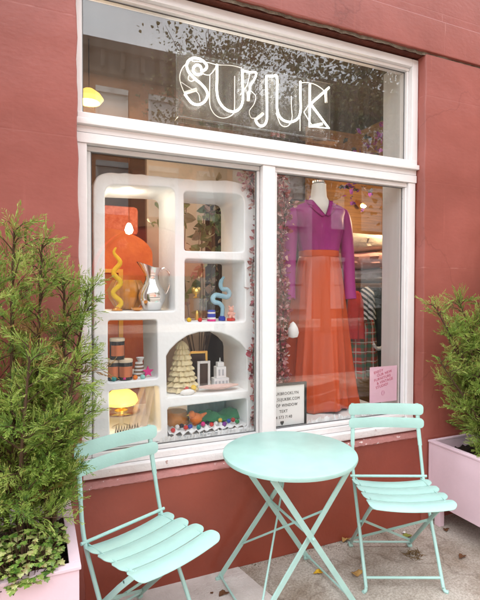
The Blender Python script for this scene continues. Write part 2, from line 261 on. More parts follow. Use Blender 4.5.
# ------------------------------------------------------------------ mesh builder
class MB:
    def __init__(s): s.v = []; s.f = []; s.mi = []; s.m = 0; s.bev = False
    def add(s, vs, fs):
        o = len(s.v); s.v += [tuple(v) for v in vs]; s.f += [tuple(i+o for i in f) for f in fs]; s.mi += [s.m]*len(fs); return s
    def box(s, x0, y0, z0, x1, y1, z1, bev=0):
        bm = bmesh.new(); bmesh.ops.create_cube(bm, size=1)
        for v in bm.verts: v.co = Vector(((x0+x1)/2+v.co.x*(x1-x0), (y0+y1)/2+v.co.y*(y1-y0), (z0+z1)/2+v.co.z*(z1-z0)))
        if bev: s.bev = True; bmesh.ops.bevel(bm, geom=list(bm.edges), offset=bev, segments=2, affect='EDGES', profile=.5)
        return s.bm(bm)
    def bm(s, bm):
        bm.verts.index_update(); s.add([v.co.copy() for v in bm.verts], [[v.index for v in f.verts] for f in bm.faces]); bm.free(); return s
    def tube(s, pts, r, n=8, cap=True, flat=None, smooth=0, side=None):
        """swept round tube; r a number or one per point; flat=(w,t) makes a flat bar with its width along `side`"""
        P = [Vector(p) for p in pts]
        if smooth: P = spline(P, smooth)
        k = len(P); rr = r if isinstance(r, (list, tuple)) else [r]*k
        if len(rr) != k: rr = [rr[min(len(rr)-1, int(i/(k-1)*(len(rr)-1)+.5))] for i in range(k)]
        ref = None; vs = []; fs = []
        for i in range(k):
            t = (P[min(i+1, k-1)]-P[max(i-1, 0)]).normalized()
            if side is not None: a = Vector(side); a = (a-t*a.dot(t)).normalized()
            elif ref is None:
                a = Vector((0, 0, 1)) if abs(t.z) < .9 else Vector((1, 0, 0)); a = (a-t*a.dot(t)).normalized()
            else: a = (ref-t*ref.dot(t)).normalized()
            ref = a; b = t.cross(a)
            if flat:
                w, th = flat[0]/2, flat[1]/2
                ring = [(w, th*.7), (w*.9, th), (-w*.9, th), (-w, th*.7), (-w, -th*.7), (-w*.9, -th), (w*.9, -th), (w, -th*.7)]
            else: ring = [(rr[i]*math.cos(2*math.pi*j/n), rr[i]*math.sin(2*math.pi*j/n)) for j in range(n)]
            vs += [P[i]+a*u+b*v for u, v in ring]
        m = 8 if flat else n
        for i in range(k-1):
            for j in range(m): fs.append((i*m+j, i*m+(j+1) % m, (i+1)*m+(j+1) % m, (i+1)*m+j))
        if cap: fs += [tuple(range(m))[::-1], tuple(range((k-1)*m, k*m))]
        return s.add(vs, fs)
    def lathe(s, prof, c=(0, 0, 0), n=24, sx=1, sy=1, fn=None):
        c = Vector(c); vs = []; fs = []; k = len(prof)
        for r, z in prof:
            for j in range(n):
                a = 2*math.pi*j/n; q = r*(fn(a, z) if fn else 1)
                vs.append(c+Vector((q*math.cos(a)*sx, q*math.sin(a)*sy, z)))
        for i in range(k-1):
            for j in range(n): fs.append((i*n+j, i*n+(j+1) % n, (i+1)*n+(j+1) % n, (i+1)*n+j))
        if prof[0][0] > 1e-6: fs.append(tuple(range(n))[::-1])
        if prof[-1][0] > 1e-6: fs.append(tuple(range((k-1)*n, k*n)))
        return s.add(vs, fs)
    def ball(s, c, r, n=10, sz=1, jit=0):
        c = Vector(c); vs = []; fs = []; m = n//2+1
        for i in range(m+1):
            th = math.pi*i/m
            for j in range(n):
                a = 2*math.pi*j/n; q = r*(1+rnd.uniform(-jit, jit))
                vs.append(c+Vector((q*math.sin(th)*math.cos(a), q*math.sin(th)*math.sin(a), q*sz*math.cos(th))))
        for i in range(m):
            for j in range(n): fs.append(((i+1)*n+j, (i+1)*n+(j+1) % n, i*n+(j+1) % n, i*n+j))
        return s.add(vs, fs)
    def prism(s, poly, d):
        """extrude a closed outline (3-D points) by vector d"""
        n = len(poly); P = [Vector(p) for p in poly]; d = Vector(d)
        return s.add(P+[p+d for p in P], [tuple(range(n)), tuple(range(2*n-1, n-1, -1))]+[(i, i+n, (i+1) % n+n, (i+1) % n) for i in range(n)])
    def build(s, name, m, parent=None, smooth=True, angle=40, world=True, tone=None):
        me = bpy.data.meshes.new(name); vs = s.v
        if parent is not None and world:
            inv = WM[parent.name].inverted(); vs = [tuple(inv @ Vector(v)) for v in s.v]
        elif parent is None:
            c = Vector((sum(v[0] for v in vs)/len(vs), sum(v[1] for v in vs)/len(vs), min(v[2] for v in vs)))
            vs = [tuple(Vector(v)-c) for v in vs]
        me.from_pydata(vs, [], s.f)
        ms = m if isinstance(m, list) else [m]
        for q in ms: me.materials.append(q)
        if len(ms) > 1: me.polygons.foreach_set('material_index', s.mi)
        bm = bmesh.new(); bm.from_mesh(me); bmesh.ops.recalc_face_normals(bm, faces=bm.faces)
        if smooth:
            for f in bm.faces: f.smooth = True
            for e in bm.edges:
                if len(e.link_faces) == 2 and e.calc_face_angle(0) > R(angle): e.smooth = False
        bm.to_mesh(me); bm.free()
        if tone is not None:
            at_ = me.attributes.new('tone', 'FLOAT', 'FACE'); at_.data.foreach_set('value', tone)
        o = bpy.data.objects.new(name, me); COL.objects.link(o)
        if s.bev and smooth: o.modifiers.new('weighted_normals', 'WEIGHTED_NORMAL').keep_sharp = True
        if parent is not None: o.parent = parent; WM[o.name] = WM[parent.name].copy()
        else: o.location = c; WM[o.name] = Matrix.Translation(c)
        return o

WM = {}
def spline(P, k):
    out = []
    for i in range(len(P)-1):
        p0, p1, p2, p3 = P[max(i-1, 0)], P[i], P[i+1], P[min(i+2, len(P)-1)]
        for j in range(k):
            t = j/k; out.append(.5*((2*p1)+(p2-p0)*t+(2*p0-5*p1+4*p2-p3)*t*t+(3*p1-p0-3*p2+p3)*t**3))
    out.append(P[-1]); return out

def tag(o, label, cat, group=None, kind=None):
    if label: o['label'] = label
    if cat: o['category'] = cat
    if group: o['group'] = group
    if kind: o['kind'] = kind
    return o
def thing(name, label, cat, loc=(0, 0, 0), rz=0, group=None):
    o = bpy.data.objects.new(name, None); COL.objects.link(o); o.location = loc; o.rotation_euler = (0, 0, rz); o.empty_display_size = .1
    WM[o.name] = Matrix.Translation(Vector(loc)) @ Matrix.Rotation(rz, 4, 'Z')
    return tag(o, label, cat, group)
def structure(mb, name, m, **k):
    o = mb.build(name, m, **k); o['kind'] = 'structure'; return o
def dup(root, label):
    r = root.copy(); COL.objects.link(r); r['label'] = label
    for ch in list(root.children):
        c = ch.copy(); COL.objects.link(c); c.parent = r
        for g in ch.children:
            d = g.copy(); COL.objects.link(d); d.parent = c
    return r
def text_mesh(name, lines, m, parent, origin, ex, ez, size, depth=.0012, lead=1.2, sxs=1.0, align='CENTER'):
    """solid lettering: lines of text in the plane spanned by ex (reading direction) and ez (up)"""
    mb = MB(); ex = Vector(ex); ez = Vector(ez); ny = ex.cross(ez)
    for i, (t, dx) in enumerate(lines):
        cu_ = bpy.data.curves.new('lettering', 'FONT'); cu_.body = t; cu_.size = size; cu_.align_x = align; cu_.extrude = depth; cu_.space_character = 1.12
        o = bpy.data.objects.new('lettering', cu_); COL.objects.link(o); bpy.context.view_layer.update()
        me = bpy.data.meshes.new_from_object(o.evaluated_get(bpy.context.evaluated_depsgraph_get()))
        q = [Vector(origin)+ex*(v.co.x*sxs+dx)+ez*(v.co.y-i*size*lead)+ny*v.co.z for v in me.vertices]
        mb.add(q, [tuple(p.vertices) for p in me.polygons])
        bpy.data.objects.remove(o); bpy.data.curves.remove(cu_); bpy.data.meshes.remove(me)
    return mb.build(name, m, parent, smooth=False)

# ------------------------------------------------------------------ setting: ground, pavements, road
g = MB(); g.add([(-120, -120, -.16), (120, -120, -.16), (120, 120, -.16), (-120, 120, -.16)], [(0, 1, 2, 3)]); structure(g, 'ground', M['asphalt'], smooth=False)
g = MB(); g.box(-60, -4.2, -.155, 60, .30, 0); structure(g, 'pavement', M['pavement'], smooth=False)
g = MB(); g.box(-60, -17.6, -.155, 60, -13.2, 0); structure(g, 'far_pavement', M['pavement'], smooth=False)
g = MB(); g.box(-60, -4.36, -.155, 60, -4.203, .004, .015); g.box(-60, -13.197, -.155, 60, -13.04, .004, .015); structure(g, 'kerb', M['kerb'], smooth=False)
g = MB(); g.add([(-60, -13.03, -.152), (60, -13.03, -.152), (60, -4.37, -.152), (-60, -4.37, -.152)], [(0, 1, 2, 3)]); structure(g, 'road', M['asphalt'], smooth=False)
# paler cast slab lying against the shop front, its far edge running out to the street
pa, pb, pc = at(228, 559, z=.004), at(276, 600, z=.004), at(196, 567, z=.004)
dxy = (pb-pa).normalized(); e1 = pa+dxy*1.4
g = MB(); g.prism([(pa.x, pa.y+.02, .0015), (e1.x, e1.y, .0015), (-1.2, e1.y-.1, .0015), (-1.2, pa.y+.02, .0015)], (0, 0, .003)); structure(g, 'pavement_slab', M['slab'], smooth=False)

# ------------------------------------------------------------------ the shop front
WY = -.06            # wall face
XL, XR = .168, 2.158  # opening
ZT = 2.842           # underside of the lintel
shop = thing('shop_building', 'red painted shop front with a large white framed display window', 'building', (1.1, 0, 0))
w = MB()
# left pier: its edge to the window is uneven under thick paint
n = 60; edge = []
for i in range(n+1):
    z = ZT*i/n; x = .190-.024*min(1, z/2.2)+.0022*math.sin(z*23)+rnd.uniform(-.0016, .0016); edge.append((x, z))
vs = []; fs = []
for x, z in edge: vs += [(-7, WY, z), (x-.006, WY, z), (x, WY+.006, z), (x, .16, z)]
for i in range(n):
    for j in range(3): fs.append((4*i+j, 4*i+j+1, 4*i+5+j, 4*i+4+j))
w.add(vs, fs)
edge = []
for i in range(n+1):
    z = ZT*i/n; edge.append((XR+.0022*math.sin(z*19+1)+rnd.uniform(-.0016, .0016), z))
vs = []; fs = []
for x, z in edge: vs += [(x, .16, z), (x, WY+.008, z), (x+.008, WY, z), (9, WY, z)]
for i in range(n):
    for j in range(3): fs.append((4*i+j, 4*i+j+1, 4*i+5+j, 4*i+4+j))
w.add(vs, fs)
w.box(-7, WY+.012, 3.062, 9, .16, 9.5)             # upper wall
w.build('wall', M['wall'], shop, angle=60)
ln = MB(); ln.box(-7, WY-.012, ZT+.012, 9, .16, 3.058, .008); ln.build('lintel', M['wall'], shop)
jt = MB()            # crumbling mortar in the joint under the lintel
vs = []; fs = []; k = 320
for i in range(k+1):
    x = -2+8*i/k; d = rnd.uniform(0, .010); vs += [(x, WY+.004+d, ZT-.002-rnd.uniform(0, .006)), (x, WY+.002+d, ZT+.014)]
for i in range(k): fs.append((2*i, 2*i+2, 2*i+3, 2*i+1))
jt.add(vs, fs); jt.build('mortar_joint', mat('old_mortar', (.10, .075, .055), .95, .1, col2=(.26, .22, .17), vscale=9, bump=1, bscale=90), shop, smooth=False)
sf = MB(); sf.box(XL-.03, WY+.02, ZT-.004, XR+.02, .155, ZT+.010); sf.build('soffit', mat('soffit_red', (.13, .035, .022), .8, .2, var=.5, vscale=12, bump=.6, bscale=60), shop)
bk = MB(); bk.box(.14, WY+.010, 0, XR+.002, .14, .528, .004); bk.build('bulkhead', M['red_smooth'], shop)
# ragged ledge between sill and bulkhead, skylight painted on as pink
vs = []; fs = []; k = 160
for i in range(k+1):
    x = .15+(XR-.155)*i/k; h = rnd.uniform(-.0035, .0035)
    vs += [(x, WY+.0125, .520+h), (x, WY+.003, .526+h*.5), (x, WY+.006+rnd.uniform(0, .002), .533), (x, .02, .556)]
for i in range(k):
    for j in range(3): fs.append((4*i+j, 4*i+4+j, 4*i+5+j, 4*i+1+j))
lg = MB(); lg.add(vs, fs); lg.build('ledge', M['skylit_ledge'], shop, angle=80)

# --- window: frame (casing, transom, mullion, sill) with the panes and sashes under it
fr = MB(); B = .004
X0 = .150; X1 = XR-.003; ZF = 2.829
fr.box(X0, .0, 2.165, X0+.040, .09, ZF, B)            # upper left stile
fr.box(X1-.048, .0, 2.165, X1, .09, ZF, B)            # upper right stile
fr.box(X0+.040, .0, ZF-.046, X1-.048, .09, ZF, B)     # head
fr.box(X0+.040, .024, ZF-.064, X1-.048, .088, ZF-.046, B)
fr.box(X1-.064, .028, 2.21, X1-.048, .088, ZF-.064, B)
fr.box(X0+.040, .028, 2.21, X0+.046, .088, ZF-.064, B)
fr.box(X0, -.018, 2.158, X1+.0, .088, 2.186, B)       # transom: drip mould, fascia boards
fr.box(X0+.02, -.008, 2.186, X1-.01, .088, 2.214, B)
fr.box(X0, .004, 2.127, X1-.004, .088, 2.158, .003)
fr.box(X0, .000, 2.080, X1-.004, .088, 2.125, .003)
fr.box(X0, .006, .60, .2125, .088, 2.080, B)           # lower left casing
fr.box(X1-.062, .006, .60, X1-.008, .088, 2.080, B)    # lower right casing
fr.box(1.098, .006, .60, 1.172, .088, 2.080, B)        # mullion
fr.build('window_frame_tmp', M['white_paint'], shop)
win = shop.children[-1]; win = [o for o in shop.children if o.name.startswith('window_frame_tmp')][0]; WM['window'] = WM[win.name]; win.name = 'window'
si = MB(); si.box(X0-.004, .010, .600, X1+.0, .10, .632, B); si.box(X0-.008, -.022, .556, X1+.0, .10, .599, .007); si.build('sill', M['sill_paint'], win)
s1 = MB()             # left sash, set deeper, its recess shade painted in as grey
s1.box(.214, .040, 2.055, 1.096, .075, 2.079, B); s1.box(.214, .040, .634, .232, .075, 2.054, B); s1.box(1.080, .040, .634, 1.096, .075, 2.054, B); s1.box(.2325, .036, .634, 1.0795, .075, .655, B)
s1.build('sash', mat('sash_shade_white', (.66, .65, .64), .45, .5, var=.1, bump=.1), win)
s2 = MB(); s2.box(1.173, .020, 2.054, X1-.063, .072, 2.079, B); s2.box(1.173, .020, .634, 1.190, .072, 2.053, B); s2.box(X1-.076, .020, .634, X1-.063, .072, 2.053, B); s2.box(1.1905, .018, .634, X1-.0765, .072, .655, B)
s2.build('sash', M['white_paint'], win)
for (x0, x1, z0, z1, y) in ((X0+.042, X1-.05, 2.206, ZF-.05, .052), (.226, 1.086, .645, 2.062, .056), (1.184, X1-.07, .645, 2.060, .052)):
    p = MB(); p.box(x0, y, z0, x1, y+.006, z1); p.build('glass_pane', M['pane_high'] if z0 > 2 else M['pane'], win, smooth=False)
# blinds' drip gasket lines round the panes
ga = MB()
for (x0, x1, z0, z1, y) in ((X0+.0465, X1-.0645, 2.2145, ZF-.0645, .050), (.2325, 1.0795, .6555, 2.0545, .054), (1.1905, X1-.0765, .6555, 2.0535, .050)):
    t = .004
    for b_ in ((x0, z1-t, x1, z1), (x0, z0, x1, z0+t), (x0, z0+t, x0+t, z1-t), (x1-t, z0+t, x1, z1-t)): ga.box(b_[0], y-.003, b_[1], b_[2], y+.001, b_[3])
ga.build('glazing_bead', mat('glazing_rubber', (.10, .10, .10), .6), win, smooth=False)

# --- shop interior
RX0, RX1, RY1, RZ1 = -1.4, 2.95, 4.0, 3.0
it = MB(); it.box(RX0, RY1, 0, RX1, RY1+.1, RZ1); it.box(RX0-.1, .17, 0, RX0, RY1+.1, RZ1); it.box(RX0-.1, .17, RZ1, RX1+.1, RY1+.1, RZ1+.1)
it.box(RX0, .161, .0, X0-.03, .17, RZ1); it.box(2.16, .161, 0, RX1, .17, RZ1)
it.build('interior_wall', M['dark_room'], shop, smooth=False)
it = MB(); it.box(RX1, .17, 0, RX1+.1, RY1+.1, RZ1)
it.build('interior_side_wall', M['wood'], shop, smooth=False)
it = MB(); it.box(RX0, .17, -.02, RX1, RY1, .02); it.build('interior_floor', M['dark_wood'], shop, smooth=False)
it = MB(); it.box(.02, .09, .60, 2.14, 1.0, .632, .004); it.box(.02, .96, .02, 2.14, 1.0, .599); it.build('display_deck', M['deck'], shop)
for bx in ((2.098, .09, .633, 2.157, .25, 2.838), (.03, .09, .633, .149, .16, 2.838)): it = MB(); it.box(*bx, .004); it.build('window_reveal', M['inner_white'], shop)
# the inner room's orange archway and cream wall with a dark doorway
oven = []
for i in range(33):
    t = math.pi*i/32; oven.append((.62+.555*math.cos(t), 2.90, 1.80+.28*math.sin(t)))
a = MB(); a.prism(oven+[(.065, 2.90, .021), (1.175, 2.90, .021)], (0, .35, 0)); a.build('oven_hood', mat('orange_plaster', (.66, .17, .035), .6, .3, col2=(.48, .085, .02), vscale=3.5, bump=.5, bscale=30), shop, smooth=False)
a = MB(); a.box(.20, 2.95, 2.02, 1.035, 3.2, 2.335, .045); a.build('oven_flue', mat('pink_orange_plaster', (.60, .16, .09), .7, .2, col2=(.44, .075, .03), vscale=22, bump=.6, bscale=45), shop)
a = MB()
for x in (.56, .80): a.box(x, 2.84, .9, x+.045, 2.897, 1.60)
a.box(.56, 2.84, 1.601, .845, 2.897, 1.64); a.build('gilded_frame', M['yellow_trim'], shop)
a = MB(); a.box(1.20, 3.3, .02, 1.93, 3.4, 2.5); a.box(2.28, 3.3, .02, 2.94, 3.4, 2.5); a.box(1.20, 3.3, 2.501, 2.94, 3.4, RZ1); a.build('cream_partition', M['cream_wall'], shop, smooth=False)

def lamp_or_fill_light(loc, watts, col=(1, .72, .42), r=.05):
    watts *= .45
    l = bpy.data.lights.new('lamp_or_fill', 'POINT'); l.energy = watts; l.color = col; l.shadow_soft_size = r
    o = bpy.data.objects.new('lamp_or_fill', l); COL.objects.link(o); o.location = loc

# pendant lamp seen through the upper pane
pl = at(89, 97, y=.9)
t = thing('pendant_lamp', 'round yellow lit pendant lamp hanging at the far left behind the upper pane', 'lamp', (pl.x, pl.y, RZ1))
m = MB(); m.lathe([(.0, .05), (.03, .048), (.07, .02), (.09, -.01), (.07, -.035), (.0, -.04)], pl, 20, ); m.build('lamp_shade', M['lamp_glow'], t)
m = MB(); m.tube([(pl.x, pl.y, pl.z+.045), (pl.x, pl.y, RZ1)], .003); m.build('cord', M['black'], t)
lamp_or_fill_light((pl.x, pl.y, pl.z-.10), 3)
# bare bulb and spot lamp farther in
pl = at(129, 229, y=1.6)
t = thing('bulb_lamp', 'bare glowing bulb hanging before the terracotta arch', 'lamp', (pl.x, pl.y, RZ1))
m = MB(); m.lathe([(.0, -.045), (.024, -.035), (.034, -.010), (.026, .022), (.013, .045), (.0, .05)], pl, 16); m.build('bulb', M['bulb'], t)
m = MB(); m.tube([(pl.x, pl.y, pl.z+.05), (pl.x, pl.y, RZ1)], .0018); m.build('cord', M['brown'], t)
lamp_or_fill_light((pl.x, pl.y+.25, pl.z-.10), 7)
pl = at(363, 206, y=.98)
t = thing('spot_lamp', 'small lit spot lamp on the wood wall above the folded jumpers', 'lamp', pl)
m = MB(); m.tube([pl+Vector((0, .10, .05)), pl], [.022, .030], 14); m.build('lamp_body', M['gold'], t)
m = MB(); m.ball(pl+Vector((0, -.008, -.004)), .022, 12, .6); m.build('bulb', M['bulb'], t)
lamp_or_fill_light(pl+Vector((-.02, -.42, -.10)), 6)  # light set well forward of the lamp to brighten the jumper fronts
lamp_or_fill_light((1.5, 2.3, 2.5), 9, (1, .84, .66), .1)  # unseen fill light added deep in the room, no lamp there
lamp_or_fill_light((.6, 2.2, 2.7), 8, (1, .80, .58), .2)  # second unseen fill before the orange hood, with no lamp of its own

# ------------------------------------------------------------------ display cabinet with arched openings
CYF, CYB = .15, .50
def rounded(poly, radii, k=6):
    out = []; n = len(poly)
    for i in range(n):
        p = Vector(poly[i]); a = Vector(poly[i-1]); b = Vector(poly[(i+1) % n]); r = radii[i] if isinstance(radii, (list, tuple)) else radii
        if r <= 0: out.append(tuple(p)); continue
        u = (a-p).normalized(); v = (b-p).normalized(); r = min(r, (a-p).length*.49, (b-p).length*.49)
        for j in range(k+1):
            s = j/k; out.append(tuple((p+u*r)*(1-s)**2+p*2*s*(1-s)+(p+v*r)*s*s))
    return out
outer = [(93, 452), (93.5, 300), (93, 200), (94, 183), (98, 176), (105, 173)]
top = [(112, 172.4), (119, 173.6), (126, 172), (134, 174.6), (142, 173.4), (150, 176), (158, 175.4), (166, 177.6), (174, 177), (182, 179), (190, 178.4), (199, 181), (208, 179.5), (217, 181), (226, 179.6), (234, 181.4), (241, 183), (247, 186), (252, 190.5), (255.5, 197), (257, 205), (257.6, 215), (257.3, 330), (257.5, 452)]
top = [(x, y*.45+(top[i-1][1]+y+top[min(len(top)-1, i+1)][1])/3*.55 if i else y) for i, (x, y) in enumerate(top)]
outline = spline([Vector((p[0], p[1], 0)) for p in outer+top], 3); outline = [(p.x, p.y) for p in outline]
holes = [rounded([(105, 184), (175, 187.5), (175, 311), (105, 312)], [11, 9, 3, 3]),
         rounded([(108, 320.5), (157, 320), (158, 378.5), (108, 383)], 3),
         rounded([(109, 391), (159, 386), (161, 431), (110, 437)], 3),
         rounded([(184, 191), (244, 194.2), (244, 252), (184.5, 250.8)], [4, 9, 3, 3]),
         rounded([(185, 258.8), (245, 261), (245, 321.8), (185, 322.4)], 3),
         [(167, 398), (166.5, 356), (170, 350), (178, 342), (188, 335.5), (199, 332.2), (210, 331.6), (221, 333), (231, 336.5), (240, 342.5), (245.5, 348.5), (246.5, 353), (247, 390.5)],
         rounded([(167.5, 408), (247, 398.5), (247.5, 427), (168, 439.5)], 3)]
BV = .007
def offset_loop(P, d):
    """the loop moved sideways by d (positive: to the left of its direction)"""
    n_ = len(P); out = []
    for i in range(n_):
        a = Vector(P[i-1]); p = Vector(P[i]); b = Vector(P[(i+1) % n_]); u = (p-a).normalized(); v = (b-p).normalized(); t_ = (u+v).normalized()
        c = max(.5, t_.dot(v)); out.append(p+Vector((-t_.y, t_.x))*(d/c))
    return out
bm = bmesh.new(); fill = []
for li, loop in enumerate([outline]+holes):
    P = []
    for (px, py) in loop:
        p = at(px, py, y=CYF); q = Vector((p.x, max(p.z, .634)))
        if not P or (q-P[-1]).length > .0012: P.append(q)
    while (P[0]-P[-1]).length < .0012: P.pop()
    area = sum(P[i-1].x*P[i].y-P[i].x*P[i-1].y for i in range(len(P)))
    sgn = (1 if area > 0 else -1)*(1 if li == 0 else -1)          # towards the plaster
    rings = []
    for k in range(4):
        t_ = k/3*math.pi/2; O = offset_loop(P, sgn*BV*(1-math.sin(t_))) if k < 3 else P
        rings.append([bm.verts.new((q.x, CYF+BV*(1-math.cos(t_)), q.y)) for q in O])
    rings.append([bm.verts.new((q.x, CYB, q.y)) for q in P])
    for k in range(4):
        for i in range(len(P)): bm.faces.new((rings[k][i-1], rings[k][i], rings[k+1][i], rings[k+1][i-1]))
    fill.append((rings[0], rings[4]))
for side in (0, 1):
    ed = []
    for fl in fill:
        L_ = fl[side]; ed += [bm.edges.get((L_[i-1], L_[i])) for i in range(len(L_))]
    bmesh.ops.triangle_fill(bm, edges=ed, use_beauty=True)
cb = thing('display_cabinet', 'white plaster display cabinet with rounded corners and an arched niche', 'cabinet', (.70, .33, .632))
m = MB(); m.bm(bm); o = m.build('cabinet_body', M['plaster'], cb, angle=50)
fr_e = {}
for p in o.data.polygons:
    for ek in p.edge_keys: fr_e.setdefault(ek, []).append(abs(p.normal.y) > .9999)
for e in o.data.edges:
    k = fr_e.get(tuple(sorted(e.vertices)), [])
    if len(k) == 2 and k[0] != k[1]: e.use_edge_sharp = True
pk = at(131, 192, y=.24)
m = MB(); m.lathe([(.0, -.012), (.018, -.012), (.024, -.004), (.024, 0)], (pk.x, .30, at(131, 186, y=.30).z+.0), 18); m.build('puck_light', M['bulb'], cb)
lamp_or_fill_light((pk.x, .30, at(131, 186, y=.30).z-.05), .5, (1, .86, .66), .02)
def shelf(px, py, y):
    return at(px, py, y=y)
def shelf_z(px, py): return at(px, py, y=CYF).z+.001     # height of a niche floor, from its front edge

# --- things on the cabinet shelves
z1 = shelf_z(125, 311.5); z2 = shelf_z(130, 381.5); z3 = shelf_z(130, 435); zr2 = shelf_z(215, 322.2); zr3 = shelf_z(205, 394.5); zr4 = shelf_z(210, 433)
def base(px, y, z):
    p = at(px, 300, y=y); return Vector((p.x, y, z))
S = 2.60/F     # metres per photo pixel about the shelves
# wavy candle
b0 = base(117, .24, z1)
pts = [b0+Vector((S*4.0*math.sin(i*.62)*(1-.35*i/30), 0, .012+i*.0104)) for i in range(31)]
t = thing('wavy_candle', 'tall wavy yellow candle stick standing in the upper left niche', 'candle', b0)
m = MB(); m.tube(pts, [.0125]*24+[.011, .010, .009, .008, .007, .006, .004], 10); m.build('candle_wax', M['yellow'], t)
m = MB(); m.lathe([(.028, 0), (.028, .006), (.014, .014), (.014, .02)], b0, 18); m.build('candle_holder', M['amber'], t)
# amber scalloped vase
b0 = base(127, .36, z1)
v = MB(); v.lathe([(.04, 0), (.062, .015), (.088, .06), (.094, .10), (.084, .135), (.07, .16), (.06, .155), (.06, .14)], b0, 48, fn=lambda a, z: 1+.09*math.cos(10*a)); o = v.build('scalloped_vase', M['amber']); tag(o, 'amber scalloped glass vase behind the wavy yellow candle', 'vase')
# silver pitcher
b0 = base(152, .26, z1)
t = thing('silver_pitcher', 'shiny silver pitcher with looped handle in the upper left niche', 'pitcher', b0)
pr = [(.046, 0), (.050, .004), (.052, .015), (.062, .03), (.073, .055), (.076, .08), (.066, .11), (.046, .14), (.034, .165), (.034, .185), (.042, .205), (.055, .225), (.052, .226), (.038, .205), (.03, .18)]
v = MB(); v.lathe([(r*.98, z) for r, z in pr], b0, 32, fn=lambda a, z: 1+(.55*max(0, (z-.17)/.055)*max(0, math.cos(a-math.pi))**3))
for i, q in enumerate(v.v):
    zz = q[2]-b0.z
    if zz > .18: d = max(0, -(q[0]-b0.x))/.06; v.v[i] = (q[0], q[1], q[2]+.022*min(1.5, d)*(zz-.18)/.045)
v.build('pitcher_body', M['silver'], t)
v = MB(); v.tube([b0+Vector(p) for p in ((.040, 0, .205), (.068, 0, .225), (.098, 0, .195), (.100, 0, .145), (.085, 0, .10), (.068, 0, .075))], .006, 8, smooth=6); v.build('handle', M['silver'], t)
b0 = base(137, .20, z1); v = MB(); v.lathe([(.014, 0), (.026, .006), (.030, .016), (.026, .016), (.012, .008)], b0, 18); tag(v.build('amber_dish', M['amber']), 'tiny amber dish at the foot of the silver pitcher', 'dish')
# candle jars
for (px, z, y, lab) in ((113.5, z2, .22, 'black candle jar with copper label, lower left of the three'), (125, z2, .20, 'black candle jar with copper label, lower right of the three'), (117, z2+.108, .21, 'black candle jar with copper label stacked on the other two')):
    b0 = base(px, y, z); t = thing('candle_jar', lab, 'candle jar', b0, 0, 'black candle jars with copper labels')
    m = MB(); m.lathe([(.034, 0), (.037, .004), (.037, .088), (.035, .091)], b0, 24); m.build('jar', M['jar_black'], t)
    m = MB(); m.lathe([(.0385, .0915), (.0385, .103), (.036, .1065)], b0, 24); m.build('lid', M['lid'], t)
    m = MB(); n = 10; vs = []
    for i in range(n+1):
        a = math.radians(-150+120*i/n); vs += [b0+Vector((.0378*math.cos(a), .0378*math.sin(a), .018)), b0+Vector((.0378*math.cos(a), .0378*math.sin(a), .072))]
    m.add(vs, [(2*i, 2*i+2, 2*i+3, 2*i+1) for i in range(n)]); m.build('label', M['copper'], t)
# striped parcel and magenta star
b0 = base(139, .24, z2)
m = MB(); stripes = [M['white'], M['brown']]
for i in range(9):
    m.m = i % 2; r0 = .036-.002*i; m.lathe([(r0, .009*i), (r0-.001, .009*i+.009)], b0, 12, sy=.7, fn=lambda a, z: 1+.06*math.cos(5*a+z*200))
m.m = 0; m.lathe([(.010, .081), (.022, .105), (.0, .09)], b0+Vector((.006, 0, 0)), 10)
tag(m.build('striped_pouch', stripes), 'small brown and white striped pouch on the second left shelf', 'pouch')
b0 = base(148, .20, z2)
st = [b0+Vector((.030*(1 if i % 2 == 0 else .45)*math.sin(i*math.pi/5), 0, .033+.030*(1 if i % 2 == 0 else .45)*math.cos(i*math.pi/5))) for i in range(10)]
m = MB(); m.prism(st, (0, .012, 0)); tag(m.build('star_ornament', M['hot_pink']), 'magenta star ornament beside the striped pouch', 'ornament')
def pompom(px, y, z, r, col, lab, grp=None, name='pompom'):
    b0 = base(px, y, z); m = MB(); m.ball(b0+Vector((0, 0, r)), r, 14, .95, .10)
    return tag(m.build(name, M[col]), lab, 'pompom', grp)
for px, col, lab in ((113.5, 'teal', 'teal pompom on the shelf below the candle jars'), (124.5, 'hot_pink', 'hot pink pompom on the shelf below the candle jars'), (135, 'orange', 'orange pompom in front of the striped pouch'), (142.5, 'seafoam', 'mint pompom beside the magenta star')):
    pompom(px, .175, z2, .013, col, lab, 'pompoms on the candle shelf')
# yellow lamp on a glass cake stand
b0 = base(121, .30, z3)
t = thing('cake_stand', 'clear glass cake stand in the lowest left niche', 'cake stand', b0)
m = MB(); m.lathe([(.05, 0), (.045, .006), (.012, .02), (.010, .06), (.03, .075), (.098, .080), (.098, .088), (.0, .088)], b0, 32); m.build('stand', M['clear'], t)
b1 = b0+Vector((0, 0, .089))
t = thing('mushroom_lamp', 'glowing yellow mushroom lamp on the glass cake stand', 'lamp', b1)
m = MB(); m.lathe([(.035, 0), (.035, .006), (.014, .012), (.014, .03)], b1, 20); m.build('lamp_base', M['gold'], t)
m = MB(); m.lathe([(.03, .03), (.075, .034), (.088, .052), (.078, .083), (.05, .106), (.0, .114)], b1, 28); m.build('lamp_shade', M['lamp_glow'], t)
lamp_or_fill_light(b1+Vector((.0, -.11, .03)), .12, (1, .7, .3), .03)
m = MB(); b0 = base(126, .19, z3)
for i in range(9):
    x = -.055+.0135*i; m.tube([b0+Vector((x, 0, .004)), b0+Vector((x+.006, .004, .034+.01*rnd.random())), b0+Vector((x+.011, 0, .006))], .003, 6)
tag(m.build('wire_word', M['black']), 'curly black wire word lying before the cake stand', 'ornament')
